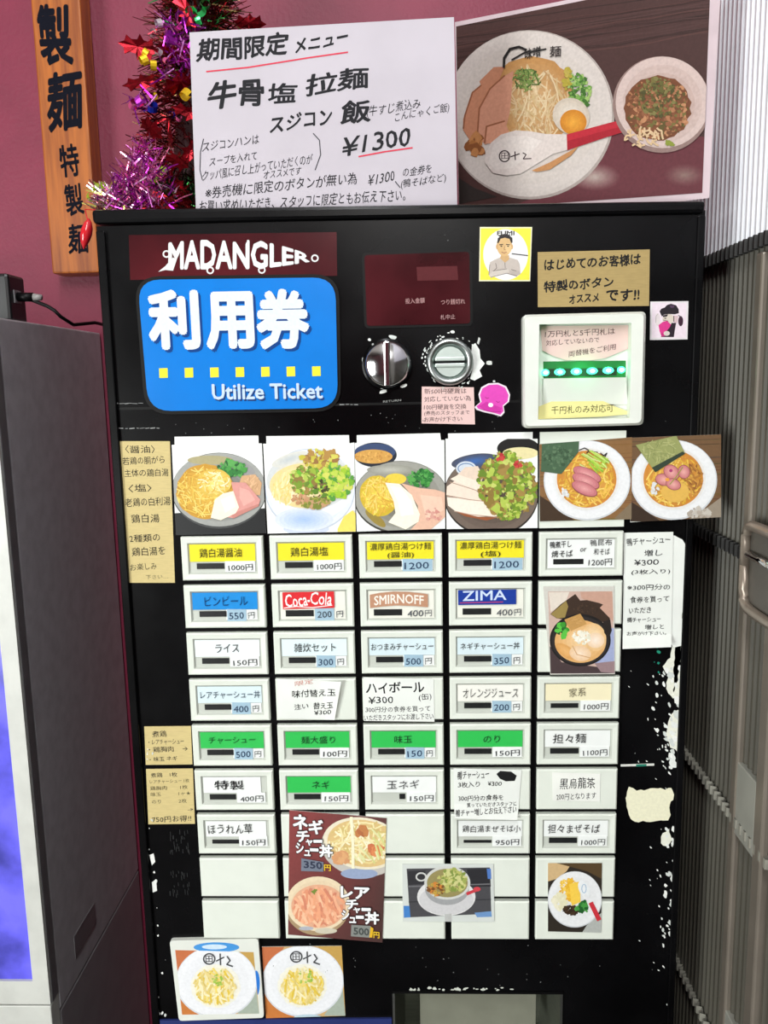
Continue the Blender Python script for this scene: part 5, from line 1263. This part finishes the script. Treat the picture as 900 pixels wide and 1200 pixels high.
# ================================================================== grey kiosk beside the machine
KX = P(115, 390, WALL_Y-.01)[0]
kyf = PX(15, 700, KX)[1]
kz = PX(60, 381.5, KX)[2]
kz_low = PX(112, 1110, KX)[2]
kr = root('kiosk', 'dark grey kiosk cabinet with a glowing screen in a white frame', 'kiosk', (KX-.2, 0.15, 0))
GREY = mat('kiosk_grey', S(186, 183, 187), 0.42, 0.0, color2=S(170, 167, 171), scale=60)
ky0 = PX(27, 700, KX)[1]
box('cabinet', KX-.40, KX, ky0+.0005, WALL_Y-.004, kz_low+.001, kz, GREY, kr, bevel=.0015)
box('base', KX-.40, KX, ky0+.0005, WALL_Y-.004, 0.0, kz_low-.001, mat('kiosk_base', S(146, 143, 146), .4), kr, bevel=.001)
box('front_rim', KX-.40, KX+.0005, kyf+.004, ky0-.0008, PX(70, 1160, KX)[2], kz-.004, mat('kiosk_rim', S(110, 108, 110), .45), kr, bevel=.001)
zs0 = P(40, 1150, kyf)[2]; xs1 = P(20, 960, kyf)[0]
zfb = P(60, 1177, kyf)[2]
KW = mat('kiosk_white', S(206, 208, 202), .4)
fx0, fx1 = KX-.40, KX
V = []
for x, z in ((fx0, zfb), (fx1, zfb), (fx1, kz-.004), (fx0, kz-.004), (fx0+.03, zs0), (xs1, zs0), (xs1, kz-.06), (fx0+.03, kz-.06)):
    V += [(x, kyf, z), (x, kyf+.004, z)]
F = []
for a, b in ((0, 4), (1, 5), (2, 6), (3, 7)):
    a2, b2 = (a+1) % 4, 4+(b-4+1) % 4
    F.append((2*a, 2*a2, 2*b2, 2*b)); F.append((2*a, 2*a+1, 2*a2+1, 2*a2)); F.append((2*b, 2*b2, 2*b2+1, 2*b+1))
mesh('screen_frame', V, F, KW, kr)
SCR = mat('screen_glow', S(60, 56, 160), .2, emit=S(92, 88, 214), estr=.65, color2=S(30, 30, 90), scale=18)
nt = SCR.node_tree; bs = nt.nodes['Principled BSDF']
mxn = [n for n in nt.nodes if n.type == 'MIX'][0]
mxn.inputs[6].default_value = S(92, 88, 214); mxn.inputs[7].default_value = S(46, 46, 130)
nt.links.new(mxn.outputs[2], bs.inputs['Emission Color'])
box('screen', fx0+.03, xs1, kyf+.003, kyf+.006, zs0, kz-.06, SCR, kr)
box('lower_front', fx0, fx1, kyf, ky0-.001, .2, zfb-.002, KW, kr, bevel=.001)
# dark label patch on the side panel
a, b, c_, d = PX(86, 1096, KX), PX(110, 1060, KX), PX(112, 1085, KX), PX(90, 1118, KX)
y0, y1 = a[1], b[1]; zt, zb2 = (a[2]+b[2])/2, (c_[2]+d[2])/2
box('side_label', KX-.0005, KX+.0006, y0, y1, zb2, zt, mat('side_label', S(118, 116, 118), .35), kr)
# power adapter and cable on top of the kiosk
ay = 0.12
ap0, ap1 = P(-30, 368, ay), P(17, 322, ay)
zt0 = kz
ad = root('power_adapter', 'black charger block with cable plugged in on the kiosk top', 'charger', (ap0[0], ay, zt0))
box('block', ap0[0], ap1[0], ay-.014, ay+.02, zt0, ap1[2], mat('adapter_black', S(26, 26, 28), .35), ad, bevel=.003)
hx, hz_ = ap1[0], P(18, 348, ay)[2]
box('socket', hx, hx+.0012, ay-.006, ay+.008, hz_-.006, hz_+.006, mat('adapter_grey', S(120, 120, 122), .4), ad, bevel=.0004)
V, F = tube_vf([(hx+.001, ay, hz_), (hx+.016, ay, hz_-.0006)], .0042, 12); mesh('plug', V, F, BLACKM, ad, smooth=True)
V, F = tube_vf([(hx+.0165, ay, hz_-.0006), (hx+.024, ay, hz_-.001)], [.0036, .0026], 12); mesh('strain_relief', V, F, mat('cable_sleeve', S(150, 148, 146), .5), ad, smooth=True)
pts = [P(u, v, ay) for u, v in ((27, 348.5), (36, 351), (46, 355), (56, 359), (64, 364), (71, 371), (76, 379))]
pts[-1][1] += .02
pts.append(np.array([pts[-1][0]+.006, ay+.06, zt0+.003])); pts.append(np.array([pts[-1][0]-.006, WALL_Y-.01, zt0+.003]))
V, F = tube_vf(pts, .0017, 8); mesh('cable', V, F, BLACKM, ad, smooth=True)
